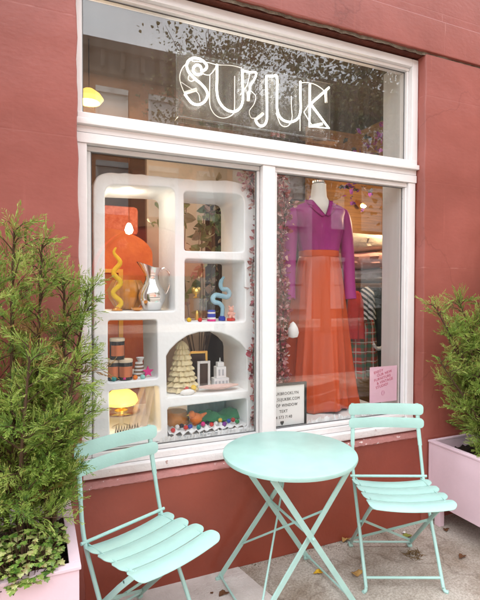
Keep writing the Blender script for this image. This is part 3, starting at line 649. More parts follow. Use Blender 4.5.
# gauze
m = MB(); g0 = at(150, 300, y=.27); vs = []; fs = []
for i in range(13):
    for j in range(15):
        u = i/12; q = j/14; vs.append((g0.x-.04+.075*u-.075*(q)*(1-u*.4), .27+.016*math.sin(u*17+q*3), z2+.10-(z2+.10-z3-.02)*q if False else z2-.02-(z2-.02-z3)*q))
for i in range(12):
    for j in range(14): fs.append((i*15+j, i*15+15+j, i*15+16+j, i*15+j+1))
m.add(vs, fs)
gz = mat('gauze', (.82, .72, .74), .8, .2); gz.node_tree.nodes['Principled BSDF'].inputs['Alpha'].default_value = .28
go = m.build('gauze_cloth', gz); md = go.modifiers.new('thickness', 'SOLIDIFY'); md.thickness = .001; tag(go, 'thin pink gauze hanging in the lowest left niche', 'cloth')
# glass boxes, gold bird, squiggle, bear ... on the right shelf
b0 = base(196, .27, zr2)
t = thing('glass_case', 'clear glass display case in the right middle niche', 'glass case', b0)
m = MB(); m.box(b0.x-.050, b0.y-.04, zr2, b0.x+.050, b0.y+.04, zr2+.006); m.build('case_base', M['paper'], t)
m = MB(); m.box(b0.x-.048, b0.y-.038, zr2+.0065, b0.x+.048, b0.y+.038, zr2+.125); m.build('case_cover', M['clear'], t, smooth=False)
for sx in (-1, 1):
    for sy in (-1, 1): e_ = MB(); e_.box(b0.x+sx*.049-.0015, b0.y+sy*.039-.0015, zr2+.0065, b0.x+sx*.049+.0015, b0.y+sy*.039+.0015, zr2+.127); e_.build('case_edge', M['clear'], t)
b1 = b0+Vector((0, 0, .1275))
m = MB(); m.lathe([(.010, 0), (.018, .004), (.006, .010), (.006, .018), (.018, .026), (.024, .038), (.018, .052), (.0, .058)], b1, 16); m.ball(b1+Vector((.014, -.008, .052)), .012, 10); m.ball(b1+Vector((-.016, -.006, .05)), .013, 10); tag(m.build('gold_figurine', M['gold']), 'small gold figurine on top of the glass case', 'figurine')
m = MB(); m.lathe([(.012, .0), (.012, .02), (.008, .045), (.0, .055)], base(197, .27, zr2+.0066), 14); tag(m.build('gold_bottle', M['gold']), 'little gold bottle inside the glass case', 'bottle')
b0 = base(211.5, .22, zr2)
m = MB()
for i, (h0, h1, k) in enumerate(((0, .012, 0), (.012, .022, 1), (.022, .042, 2), (.042, .052, 1), (.052, .062, 2))):
    m.m = k; m.lathe([(.024-.0008*i, h0), (.024-.0008*i, h1)], b0, 18)
tag(m.build('striped_jar', [M['hot_pink'], M['white'], M['blue']]), 'blue pink and white striped jar beside the swan shaped sculpture', 'jar')
b0 = base(222, .25, zr2)
t = thing('squiggle_sculpture', 'pale blue squiggle sculpture shaped like an S on a blue foot', 'sculpture', b0)
sq = [(222, 316), (222.5, 308), (219.5, 303.5), (214.5, 302), (212.6, 298.5), (215.5, 295.2), (221, 295.8), (227, 297), (229.5, 293.5), (227, 289.5), (222.5, 289), (220.5, 285), (222, 279.5), (224, 277)]
m = MB(); m.tube([at(x, y_, y=.25) for x, y_ in sq], [.012, .013, .014, .014, .013, .012, .008], 10, smooth=5); m.build('squiggle', M['sky_blue'], t)
m = MB(); m.lathe([(.020, 0), (.020, .018), (.012, .026)], b0, 18); m.build('foot', M['blue'], t)
b0 = base(231, .22, zr2)
t = thing('bear_figure', 'small blush pink bear figure on a red foot', 'figurine', b0)
m = MB(); m.ball(b0+Vector((0, 0, .036)), .020, 12, 1.1); m.ball(b0+Vector((0, -.004, .064)), .016, 12)
for s_ in (-1, 1): m.ball(b0+Vector((s_*.011, 0, .080)), .006, 8); m.ball(b0+Vector((s_*.018, -.008, .040)), .007, 8); m.ball(b0+Vector((s_*.011, -.014, .022)), .009, 8)
m.build('bear_body', M['blush'], t)
m = MB(); m.lathe([(.024, 0), (.024, .012), (.018, .016)], b0, 16); m.build('foot', M['red'], t)
pompom(189, .175, zr2, .013, 'yellow', 'yellow pompom at the left end of the glass case shelf'); pompom(200, .175, zr2, .012, 'red', 'red pompom in front of the glass case')
# arched niche
b0 = base(182, .28, zr3)
t = thing('fir_candle', 'cream candle shaped like a shaggy fir tree in the arched niche', 'candle', b0)
m = MB(); h = .275
for i in range(9):
    z0 = h*i/9.6; r0 = .088-.0068*i; m.lathe([(r0*.62, z0), (r0, z0+.006), (r0*.97, z0+.016), (r0*.66, z0+.034)], b0, 44, fn=lambda a, z, i=i: 1+.10*math.sin(11*a+i*1.7)+.07*math.sin(17*a-i))
m.lathe([(.030, h*.90), (.022, h*.97), (.0, h*1.02)], b0, 20); m.build('candle_wax', M['cream'], t)
m = MB(); m.tube([b0+Vector((0, 0, h)), b0+Vector((.003, 0, h+.022))], .0022, 6); m.build('wick', M['black'], t)
def photo_frame(px, y, z, w_, h_, lab, mt):
    b0 = base(px, y, z); t = thing('picture_frame', lab, 'picture frame', b0, R(-6), 'picture frames in the arched niche'); x = w_/2; k = .014
    m = MB(); m.box(-x, 0, 0, -x+k, .012, h_, .002); m.box(x-k, 0, 0, x, .012, h_, .002); m.box(-x+k, 0, 0, x-k, .012, k, .002); m.box(-x+k, 0, h_-k, x-k, .012, h_, .002); m.build('frame', mt, t, world=False)
    m = MB(); m.box(-x+k, .005, k, x-k, .009, h_-k); m.build('picture', M['dark_wood'], t, world=False, smooth=False)
photo_frame(198, .36, zr3, .115, .205, 'large gold picture frame behind the fir candle', M['gold']); photo_frame(204, .30, zr3, .075, .155, 'smaller white picture frame in front of the gold one', M['paper'])
b0 = base(220, .30, zr3)
t = thing('tower_model', 'white model tower in stepped tiers in the arched niche', 'ornament', b0)
m = MB(); m.box(b0.x-.046, b0.y-.03, zr3, b0.x+.046, b0.y+.03, zr3+.055, .003); m.box(b0.x-.030, b0.y-.025, zr3+.0555, b0.x+.030, b0.y+.025, zr3+.12, .003); m.box(b0.x-.020, b0.y-.018, zr3+.1205, b0.x+.020, b0.y+.018, zr3+.145, .003); m.build('tower', M['plaster'], t)
for i in range(4): m = MB(); m.box(b0.x-.040+.022*i, b0.y-.0325, zr3+.014, b0.x-.030+.022*i, b0.y-.0302, zr3+.04); m.build('tower_window', M['grey'], t, smooth=False)
for i in range(2): m = MB(); m.box(b0.x-.018+.022*i, b0.y-.0275, zr3+.07, b0.x-.008+.022*i, b0.y-.0252, zr3+.105); m.build('tower_window', M['grey'], t, smooth=False)
m = MB(); m.tube([(b0.x, b0.y, zr3+.145), (b0.x, b0.y, zr3+.17)], [.006, .002], 8); m.build('spire', M['plaster'], t)
b0 = base(219, .205, zr3+.006); m = MB(); m.lathe([(.0, .004), (.03, .002), (.06, .008), (.115, .018), (.118, .023), (.06, .014), (.0, .010)], b0, 40, sy=.38); tag(m.build('pink_platter', M['pale_pink']), 'long pale pink platter at the front of the arched niche', 'platter')
pompom(186.5, .20, zr3+.012, .014, 'red', 'red pompom between fir candle and pink platter'); pompom(193.5, .20, zr3+.014, .016, 'yellow', 'yellow pompom between fir candle and pink platter')
b0 = base(187.5, .168, zr3); m = MB(); m.ball(b0+Vector((0, 0, .015)), .042, 12, .40, .06)
for i, q in enumerate(m.v): m.v[i] = (q[0], .168+(q[1]-.168)*.35, max(zr3+.0005, q[2]))
tag(m.build('white_stone', M['paper']), 'flat white stone at the left front of the arched niche', 'stone')
# lowest right niche: pompoms on white wool, orange bird, green and teal fabric
m = MB(); p0, p1 = base(169, .16, zr4), base(247, .16, zr4); nx = 30; vs = []; fs = []
for i in range(nx+1):
    for j in range(6):
        x = p0.x+(p1.x-p0.x)*i/nx; vs.append((x, .155+.05*j, zr4+.012+.010*math.sin(i*2.1+j*1.3)+rnd.uniform(-.004, .006)))
for i in range(nx):
    for j in range(5): fs.append((i*6+j, i*6+6+j, i*6+7+j, i*6+j+1))
m.add(vs, fs); o = m.build('wool_bed', M['lace']); o.modifiers.new('thickness', 'SOLIDIFY').thickness = .006; tag(o, 'crumpled white wool bed under the pompoms of the lowest right niche', 'wool bed')
cols = ['red', 'white', 'navy', 'red', 'blue', 'orange', 'teal', 'hot_pink', 'navy', 'red', 'white', 'yellow', 'purple', 'blue', 'red', 'green']
for i, c in enumerate(cols):
    px = 173+4.3*i; pompom(px, .175+.03*((i*7) % 3), zr4+.018+.006*((i*5) % 2), .0125+.0035*((i*3) % 3), c, '%s pompom on the white wool, %s' % (c.replace('_', ' '), ('at its far left end', 'second from its left end', 'third from its left end', 'left of the blue one under the orange bird', 'right under the orange bird', 'just right of the orange bird', 'before the left end of the green cloth', 'second along the green cloth', 'third along the green cloth', 'before the middle of the green cloth', 'just right of the cloth middle', 'near the right end of the green cloth', 'at the right end of the green cloth', 'fourth from its right end', 'next to last on the right', 'at its far right end')[i]), 'pompoms on white wool')
b0 = base(196, .23, zr4+.03)
t = thing('bird_ornament', 'fluffy orange bird ornament among the pompoms', 'ornament', b0)
m = MB(); m.ball(b0+Vector((0, 0, .034)), .034, 16, .9, .08); m.ball(b0+Vector((-.026, -.008, .060)), .020, 14, 1, .08); m.tube([b0+Vector((.02, 0, .04)), b0+Vector((.065, .01, .055))], [.016, .005], 8); m.build('bird_body', M['orange'], t)
m = MB(); m.tube([b0+Vector((-.044, -.010, .060)), b0+Vector((-.058, -.013, .056))], [.005, .001], 6); m.build('beak', M['yellow'], t)
m = MB(); vs = []; fs = []; p0, p1 = base(192, .3, zr4), base(240, .3, zr4)
for i in range(25):
    for j in range(7): u = i/24; vs.append((p0.x+(p1.x-p0.x)*u, .25+.02*j+.01*math.sin(9*u), zr4+.03+.055*math.sin(math.pi*j/6)*(.7+.3*math.sin(u*14+j))))
for i in range(24):
    for j in range(6): fs.append((i*7+j, i*7+7+j, i*7+8+j, i*7+j+1))
m.add(vs, fs); o = m.build('green_cloth', M['green']); o.modifiers.new('thickness', 'SOLIDIFY').thickness = .003; tag(o, 'rumpled green cloth behind the pompoms', 'cloth')
m = MB(); p0, p1 = base(187, .47, zr4), base(236, .47, zr4); vs = []; fs = []
for i in range(31): x = p0.x+(p1.x-p0.x)*i/30; d = .012*math.sin(i*1.1); vs += [(x, .46+d, zr4+.005), (x, .46+d*.5, zr4+.17)]
m.add(vs, [(2*i, 2*i+2, 2*i+3, 2*i+1) for i in range(30)]); o = m.build('teal_curtain', M['sky_blue']); o.modifiers.new('thickness', 'SOLIDIFY').thickness = .002; tag(o, 'pale teal curtain at the back of the lowest right niche', 'curtain')
b0 = base(176, .33, zr4); m = MB(); m.lathe([(.05, 0), (.07, .02), (.075, .06), (.06, .09), (.05, .09)], b0, 24); tag(m.build('amber_bowl', M['amber']), 'amber bowl at the left back of the lowest right niche', 'bowl')

# lace fringe and cut paper snow along the bottom of the panes
def fringe(x0, x1, y, z, h, lab, seed):
    q = random.Random(seed); m = MB(); vs = []; fs = []; n = int((x1-x0)/.007)
    for i in range(n+1):
        x = x0+(x1-x0)*i/n; hh = h*(.35+.65*q.random()); vs += [(x, y, z), (x+q.uniform(-.003, .003), y+q.uniform(-.008, .008), z+hh)]
    m.add(vs, [(2*i, 2*i+2, 2*i+3, 2*i+1) for i in range(n)]); o = m.build('lace_fringe', M['lace'], smooth=False); o.modifiers.new('thickness', 'SOLIDIFY').thickness = .0012; tag(o, lab, 'lace fringe')
fringe(1.43, 1.86, .085, .634, .050, 'white lace fringe at the foot of the orange skirt', 3)
fringe(.56, 1.10, .095, .634, .045, 'white lace fringe below the pompom niche', 4)
fringe(1.86, 2.08, .10, .634, .035, 'white lace fringe under the pink sign', 5)

# ------------------------------------------------------------------ mannequin in blouse and long skirt
MX, MY = 1.742, .46
zd = .634
t = thing('mannequin', 'headless white dress form wearing a magenta blouse and orange long skirt', 'mannequin', (MX, MY, zd), R(-14))
def loop_mesh(rings, n=36): # rings: (z, rx, ry, y offset, x offset)
    m = MB(); vs = []; fs = []
    for (z, rx, ry, oy, ox) in rings:
        for j in range(n):
            a = 2*math.pi*j/n; c, s_ = math.cos(a), math.sin(a)
            vs.append((ox+rx*math.copysign(abs(c)**.88, c), oy+ry*math.copysign(abs(s_)**.88, s_), z))
    for i in range(len(rings)-1):
        for j in range(n): fs.append((i*n+j, i*n+(j+1) % n, (i+1)*n+(j+1) % n, (i+1)*n+j))
    m.add(vs, fs); return m, vs, fs
zz = lambda py: CAM.z+(292-py)*.00686-zd      # height above the deck of a point at the dress form
body = [(zz(268), .105, .08, 0, 0), (zz(250), .115, .088, 0, 0), (zz(232), .135, .10, -.005, 0), (zz(218), .145, .095, 0, 0), (zz(210), .13, .075, .005, 0), (zz(205), .075, .055, .01, 0), (zz(200), .054, .050, .008, 0), (zz(192), .048, .047, .004, 0), (zz(188), .047, .046, .002, 0), (zz(187.2), .035, .034, .002, 0), (zz(187), .0, .0, .002, 0)]
m, _, _ = loop_mesh(body); m.build('dress_form', M['mannequin'], t, world=False)
m = MB(); m.lathe([(.040, zz(187)), (.044, zz(186.6)), (.044, zz(185)), (.030, zz(184)), (.0, zz(183))], (0, .002, 0), 24); m.build('neck_cap', M['silver'], t, world=False)
bl = [(zz(262), .125, .10, 0, 0), (zz(255), .128, .102, 0, 0), (zz(248), .138, .108, 0, 0), (zz(238), .152, .118, -.008, 0), (zz(228), .160, .122, -.010, 0), (zz(219), .172, .112, -.004, 0), (zz(213), .178, .092, .002, 0), (zz(209.5), .160, .076, .006, 0), (zz(206.5), .110, .068, .010, 0), (zz(203.5), .066, .062, .012, 0), (zz(199), .060, .060, .014, 0)]
BL = sorted(bl)
def blouse_at(z):
    for i in range(len(BL)-1):
        if BL[i][0] <= z <= BL[i+1][0]:
            u = (z-BL[i][0])/(BL[i+1][0]-BL[i][0]); p = [BL[max(0, i-1)], BL[i], BL[i+1], BL[min(len(BL)-1, i+2)]]
            return tuple(.5*(2*p[1][k]+(p[2][k]-p[0][k])*u+(2*p[0][k]-5*p[1][k]+4*p[2][k]-p[3][k])*u*u+(3*p[1][k]-p[0][k]-3*p[2][k]+p[3][k])*u**3) for k in range(1, 5))
    return BL[-1][1:]
def front(x, z, off=0):
    rx, ry, oy, ox = blouse_at(z); c = min(.999, abs(x-ox)/rx)**(1/.88); return Vector((x, oy-ry*math.sqrt(1-c*c)**.88-off, z))
zV, zN = zz(220.5), zz(200)
vw = lambda z: .003+.074*max(0, (z-zV)/(zN-zV))**.9
n = 200; rws = 110; zlo, zhi = BL[0][0], BL[-1][0]
m, vs, fs = loop_mesh([(zlo+(zhi-zlo)*i/rws,)+tuple(blouse_at(zlo+(zhi-zlo)*i/rws)) for i in range(rws+1)], n)
for i_, (x_, y_, z_) in enumerate(vs):      # soft blousing: gathers rising from the waist, slack drag lines across the chest
    a_ = math.atan2(y_, x_); wq = max(0, 1-(z_-zlo)/.17); k_ = 1+.022*wq*math.sin(17*a_+3*math.sin(4*a_)+z_*14)+.012*math.sin(z_*46+5*math.cos(1.5*a_)+2*a_)*(1-wq*.6)+.05*wq*(1-wq)*2
    if z_ > zz(207): k_ = 1
    vs[i_] = (x_*k_, y_*k_, z_)
keep = []
for f in fs:
    c = sum((Vector(vs[i]) for i in f), Vector())/4
    if c.y < .01 and c.z > zV and abs(c.x) < vw(c.z): continue
    keep.append(f)
m = MB(); m.add(vs, keep)
for s_ in (-1, 1):       # sleeves hang a little loose and end below the hip
    p = [(s_*.120, .006, zz(213.5)), (s_*.160, .005, zz(216.5)), (s_*.182, .003, zz(226)), (s_*.198, .0, zz(246)), (s_*.205, -.010, zz(262)), (s_*.208, -.022, zz(280)), (s_*.212, -.034, zz(300))]
    m.tube(p, [.030, .042, .048, .049, .049, .048, .046, .044, .042, .040, .040, .042], 14, smooth=5)
o = m.build('blouse', M['magenta'], t, world=False, angle=70); o.modifiers.new('thickness', 'SOLIDIFY').thickness = .003
for s_ in (-1, 1):     # notched lapels lying open along the neckline
    m = MB(); vs = []; fs = []; k = 16
    for i in range(k+1):
        u = .84*i/k; z = zV+(zN-zV)*u; w_ = .050*math.sin(math.pi*min(1, .12+u*.75))**.8*(.5 if .50 < u < .57 else 1)
        for j in range(4): x = vw(z)-.003+w_*j/3; p = front(s_*x, z-.012*j/3*(1-u), .007+.004*math.sin(math.pi*j/3)); vs.append(p)
    for i in range(k):
        for j in range(3): fs.append((i*4+j, i*4+4+j, i*4+5+j, i*4+j+1))
    m.add(vs, fs); o = m.build('lapel', M['magenta'], t, world=False); o.modifiers.new('thickness', 'SOLIDIFY').thickness = .003
sk = []; NS = 220
def fold(t): return 1-2*abs(math.sin(t))**.75
def skirt_r(a, q):
    g_ = (max(0, q-.04)/.96)**.8
    return 1+g_*(.10*fold(3*a+.4+q*.35)+.075*fold(5.5*a+1.9-q*.5)*g_**.6+.024*math.sin(3*a+1)+.020*math.sin(13*a+4*q)*g_)+.006*math.sin(26*a+2*math.sin(5*a))*max(0, 1-q*4)*min(1, q*25)
vs = []; fs = []; rows = 46
for i in range(rows+1):
    q = i/rows; z = zz(257)*(1-q)+.012*q
    rx = .128+.105*q**.62+.012*q; ry = .106+.115*q**.7
    for j in range(NS):
        a = 2*math.pi*j/NS; k = skirt_r(a, q); vs.append((rx*k*math.cos(a), ry*k*math.sin(a), z+.010*q*math.sin(4*a)))
for i in range(rows):
    for j in range(NS): fs.append((i*NS+j, i*NS+(j+1) % NS, (i+1)*NS+(j+1) % NS, (i+1)*NS+j))
m = MB(); m.add(vs, fs); o = m.build('skirt', M['orange_satin'], t, world=False, angle=80); o.modifiers.new('thickness', 'SOLIDIFY').thickness = .003
m, _, _ = loop_mesh([(zz(259), .131, .110, 0, 0), (zz(258), .134, .112, 0, 0), (zz(253.5), .134, .112, 0, 0), (zz(253), .129, .107, 0, 0)], 48); m.build('waistband', M['waistband'], t, world=False)

# ------------------------------------------------------------------ wood wall shelf, jumpers, clothes
SY = .62
xa = 2.20; p_sh = at(371, 283, y=SY)
t = thing('wood_shelf', 'golden wood wall shelf carrying the folded jumpers', 'shelf', (2.5, .85, p_sh.z-.03))
m = MB(); m.box(2.02, SY-.02, p_sh.z-.035, 2.945, 1.06, p_sh.z-.003, .003); m.build('board', M['wood'], t)
m = MB(); m.box(2.02, 1.062, 1.2, 2.945, 1.09, 2.75); m.build('back_board', M['wood'], t, smooth=False)
def jumper(x, y, z, w_, d_, h_, col, lab, seed):
    q = random.Random(seed); m = MB(); n = 40; rows = 9
    prof = []                                         # folded knit: two rounded layers at the front fold
    for j in range(rows+1):
        u = j/rows; prof.append(u)
    vs = []; fs = []
    ring = []
    for j in range(20):
        a = 2*math.pi*j/20; ring.append((math.copysign(abs(math.cos(a))**.8, math.cos(a)), math.copysign(abs(math.sin(a))**.85, math.sin(a))))
    for i in range(n+1):
        u = i/n; e = min(1, min(u, 1-u)*9+.25)**.5
        for (c, s_) in ring:
            vs.append((x-w_/2+w_*u, y+d_/2*c*e*(1+.04*math.sin(u*9+seed))*(1-.16*math.exp(-((s_-.12*math.sin(u*7+seed))/.16)**2)), z+h_/2+h_/2*s_*e*(1+.10*math.sin(u*6+seed*2))-.006*math.sin(u*5)))
    for i in range(n):
        for j in range(20): fs.append((i*20+j, i*20+(j+1) % 20, (i+1)*20+(j+1) % 20, (i+1)*20+j))
    m.add(vs, fs+[tuple(range(20)), tuple(range(n*20, n*20+20))])
    return tag(m.build('folded_jumper', M[col], angle=80), lab, 'jumper', 'folded jumpers on the wood shelf')
zb = p_sh.z-.003; xx = p_sh.x+.02
jumper(xx-.03, .80, zb, .44, .36, .118, 'grey', 'grey folded jumper, lowest of the stack', 1)
jumper(xx-.045, .78, zb+.116, .44, .36, .128, 'rose', 'rose pink folded jumper in the middle of the stack', 2)
jumper(xx-.03, .80, zb+.240, .44, .35, .150, 'oat', 'oatmeal folded jumper on top of the stack', 3)
# clothes rail
zr = at(371, 290, y=.66).z
t = thing('clothes_rail', 'dark metal clothes rail under the wood shelf', 'clothes rail', (2.4, .72, zr))
m = MB(); m.tube([(2.03, .72, zr), (2.90, .72, zr)], .010, 10); m.build('rail', M['grey_metal'], t)
for x in (2.06, 2.88): m = MB(); m.tube([(x, .72, zr), (x, .72, zr+.06)], .006, 8); m.build('bracket', M['grey_metal'], t)
def plaid():
    m_ = mat('plaid', (.55, .04, .03), .8, .2); N, L, b = nodes(m_)
    tc = N.new('ShaderNodeTexCoord'); sp = N.new('ShaderNodeSeparateXYZ'); L.new(tc.outputs['Object'], sp.inputs[0])
    col = (.55, .04, .03, 1); cur = None
    for ax, sc_, w_, c in (('X', 15, .36, (.02, .16, .10, 1)), ('Z', 14, .34, (.02, .16, .10, 1)), ('X', 15, .13, (.75, .72, .65, 1)), ('Z', 14, .12, (.75, .72, .65, 1))):
        mu = N.new('ShaderNodeMath'); mu.operation = 'MULTIPLY_ADD'; mu.inputs[1].default_value = sc_; mu.inputs[2].default_value = .5 if w_ < .2 else 0; L.new(sp.outputs[ax], mu.inputs[0])
        fc = N.new('ShaderNodeMath'); fc.operation = 'FRACT'; L.new(mu.outputs[0], fc.inputs[0])
        lt = N.new('ShaderNodeMath'); lt.operation = 'LESS_THAN'; lt.inputs[1].default_value = w_; L.new(fc.outputs[0], lt.inputs[0])
        k = N.new('ShaderNodeMath'); k.operation = 'MULTIPLY'; k.inputs[1].default_value = .72; L.new(lt.outputs[0], k.inputs[0])
        mx = N.new('ShaderNodeMixRGB'); L.new(k.outputs[0], mx.inputs[0]); mx.inputs[2].default_value = c
        if cur: L.new(cur, mx.inputs[1])
        else: mx.inputs[1].default_value = col
        cur = mx.outputs[0]
    L.new(cur, b.inputs['Base Color']); return m_
M['plaid'] = plaid()
def striped(name, c1, c2, s_, ax='Z'):
    m_ = mat(name, c1, .8, .2); N, L, b = nodes(m_)
    tc = N.new('ShaderNodeTexCoord'); sp = N.new('ShaderNodeSeparateXYZ'); L.new(tc.outputs['Object'], sp.inputs[0])
    mu = N.new('ShaderNodeMath'); mu.operation = 'MULTIPLY'; mu.inputs[1].default_value = s_; sl = N.new('ShaderNodeMath'); sl.operation = 'MULTIPLY_ADD'; sl.inputs[1].default_value = .9; L.new(sp.outputs['X'], sl.inputs[0]); L.new(sp.outputs[ax], sl.inputs[2]); L.new(sl.outputs[0], mu.inputs[0])
    fc = N.new('ShaderNodeMath'); fc.operation = 'FRACT'; L.new(mu.outputs[0], fc.inputs[0]); lt = N.new('ShaderNodeMath'); lt.operation = 'LESS_THAN'; lt.inputs[1].default_value = .5; L.new(fc.outputs[0], lt.inputs[0])
    mx = N.new('ShaderNodeMixRGB'); L.new(lt.outputs[0], mx.inputs[0]); mx.inputs[1].default_value = (*c1, 1); mx.inputs[2].default_value = (*c2, 1); L.new(mx.outputs[0], b.inputs['Base Color']); return m_
M['scarf'] = striped('scarf_stripes', (.015, .02, .03), (.72, .74, .72), 24)
M['red_coat'] = striped('red_coat_band', (.55, .03, .02), (.55, .03, .02), 3)
def garment(px, y, w0, w1, ztop, zbot, mt, lab, name='hanging_garment', th=.05, rz=0, flare=1.0):
    b0 = at(px, 300, y=y); t = thing(name, lab, 'garment', (b0.x, y, zr), rz, 'garments on the clothes rail')
    m = MB(); n = 28; rows = 16; vs = []; fs = []; H = ztop-zbot
    for i in range(rows+1):
        q = i/rows; sl = min(1, q*9)**.6; wd = (w0*sl+(w1-w0)*q**flare)/2
        for j in range(n):
            a = 2*math.pi*j/n; k = 1+.10*q*math.sin(6*a+q*2)
            vs.append((max(.012, wd)*math.cos(a)*k, th*(.35+.65*min(1, q*4))*math.sin(a)*k*(1+.35*q*math.sin(9*a)), ztop-zr-H*q))
    for i in range(rows):
        for j in range(n): fs.append((i*n+j, i*n+(j+1) % n, (i+1)*n+(j+1) % n, (i+1)*n+j))
    m.add(vs, fs+[tuple(range(n))]); o = m.build('cloth', mt, t, world=False, angle=80); 
    m = MB(); m.tube([(0, 0, ztop-zr-.004), (0, 0, .014), (.010, 0, .030), (.020, 0, .020), (.018, 0, .010)], .0025, 6, smooth=4); m.build('hook', M['grey_metal'], t, world=False)
    return t
gz_ = lambda py, y=.70: at(371, py, y=y).z
garment(356, .60, .12, .16, gz_(291), gz_(336), M['red'], 'plain red garment hanging between the magenta sleeve and the striped scarf')
garment(358, .80, .20, .22, gz_(289), gz_(330), M['lilac'], 'lilac grey hanging garment at the left end of the rail')
garment(363, .64, .17, .30, gz_(310), gz_(374), M['plaid'], 'red green and white plaid skirt hanging from the rail', th=.07, flare=.8)
garment(367, .58, .10, .13, gz_(287), gz_(318), M['scarf'], 'black and white striped scarf draped over the rail', name='hanging_scarf', rz=R(-20))
garment(380, .74, .22, .32, gz_(288), gz_(372), M['navy'], 'dark navy coat hanging beside the white reveal', th=.09)
# white shell ornaments on the coat
b0 = at(379, 342, y=.56); m = MB(); m.tube([b0+Vector((.05*math.cos(a), 0, .05*math.sin(a))) for a in [R(170+i*20) for i in range(11)]], [.004, .012, .015, .012, .004], 8, smooth=3); tag(m.build('crescent_ornament', M['paper']), 'white crescent ornament hanging before the navy coat', 'ornament')
# magenta petal clusters standing in for purple clothing in the upper corner
def blossoms(px, py, y, n, spread, mats, lab, seed, name='clothing_petals', size=.022):
    q = random.Random(seed); c = at(px, py, y=y); t = thing(name, lab, 'garland', c); ml = [M[k] for k in mats]
    m = MB()
    for i in range(n):
        p = c+Vector((q.gauss(0, spread[0]), q.gauss(0, spread[1]), q.gauss(0, spread[2]))); m.m = q.randrange(len(ml)); ax = Vector((q.uniform(-1, 1), q.uniform(-1, 0), q.uniform(-1, 1))).normalized(); u = ax.orthogonal().normalized(); v_ = ax.cross(u)
        for k in range(5):
            a = 2*math.pi*k/5; d = u*math.cos(a)+v_*math.sin(a); e = ax.cross(d); s_ = size*q.uniform(.7, 1.3)
            m.add([p, p+d*s_*.6+e*s_*.4+ax*s_*.2, p+d*s_*1.1+ax*s_*.35, p+d*s_*.6-e*s_*.4+ax*s_*.2], [(0, 1, 2, 3)])
    m.build('blossom', ml, t, smooth=False)
    m = MB(); 
    m.tube([c+Vector((-2*spread[0], 0, 1.2*spread[2])), c, c+Vector((2*spread[0], .02, -1.0*spread[2]))], .004, 6, smooth=4); m.build('stem', M['brown'], t)
blossoms(352, 178, .75, 60, (.10, .05, .10), ['purple', 'purple', 'navy', 'navy'], 'dark magenta petal cluster standing in for clothing above the jumpers', 11)
blossoms(375, 150, .60, 50, (.09, .06, .10), ['purple', 'magenta', 'purple', 'navy'], 'purple and magenta petal cluster standing in for clothing behind the right end of the transom', 12)
# hanging clothes farther back
for i, (px, py0, py1, y, w_, col, lab) in enumerate(((293, 165, 200, 1.3, .26, 'grey', 'pale grey shirt hanging in the dim back of the shop'), (285, 200, 262, 1.5, .3, 'brown', 'brown coat hanging in the dim back of the shop'), (336, 190, 240, 1.5, .25, 'oat', 'oatmeal cardigan hanging behind the dress form'))):
    b0 = at(px, py0, y=y); b1 = at(px, py1, y=y); t = thing('hanging_garment', lab, 'garment', (b0.x, y, b0.z), 0, 'garments hanging in the back')
    m = MB(); n = 24; vs = []; fs = []
    for k in range(9):
        q = k/8; wd = w_/2*(min(1, .3+q*5))
        for j in range(n): a = 2*math.pi*j/n; vs.append((b0.x+wd*math.cos(a), y+.05*math.sin(a)*(1+.3*math.sin(5*a)), b0.z+(b1.z-b0.z)*q))
    for k in range(8):
        for j in range(n): fs.append((k*n+j, k*n+(j+1) % n, k*n+n+(j+1) % n, k*n+n+j))
    m.add(vs, fs+[tuple(range(n))]); m.build('cloth', M[col], t)
    m = MB(); m.tube([(b0.x, y, b0.z), (b0.x, y, b0.z+.06), (b0.x+.015, y, b0.z+.075)], .003, 6); m.build('hook', M['grey_metal'], t)

# ------------------------------------------------------------------ foliage strings by the mullion
LEAF_R = leafmat('copper_leaf', [(.18, .025, .035), (.38, .07, .07), (.52, .17, .15), (.74, .56, .52), (.40, .02, .06), (.22, .08, .035)], .15, .22)
JUNB = leafmat('branch_leaf', [(.05, .09, .03), (.12, .19, .06), (.25, .30, .14), (.40, .22, .20)], .25)
def leaf_quads(centers, dirs, size, q, tone_fn, width=.42):
    """leaves folded along the midrib and drooping at the tip: six faces each"""
    vs = []; fs = []; tn = []
    for c, d in zip(centers, dirs):
        n_ = Vector((q.uniform(-1, 1), q.uniform(-1, 1), q.uniform(-1, 1))); e = d.cross(n_)
        if e.length < 1e-4: continue
        e.normalize(); u = e.cross(d); s_ = size*q.uniform(.45, 1.4); k = len(vs); w_ = width*q.uniform(.7, 1.2); cl = q.uniform(.05, .35); to = tone_fn()
        P = lambda t, x, h: c+d*(s_*t)+e*(s_*x*w_)+u*(s_*(h-cl*t*t))
        vs += [P(0, 0, 0), P(.35, 1, .14), P(.40, 0, 0), P(.35, -1, .14), P(.75, .62, .10), P(.78, 0, .02), P(.75, -.62, .10), P(1, 0, 0)]
        fs += [(k, k+1, k+2), (k, k+2, k+3), (k+1, k+4, k+5, k+2), (k+2, k+5, k+6, k+3), (k+4, k+7, k+5), (k+5, k+7, k+6)]; tn += [to]*6
    return vs, fs, tn
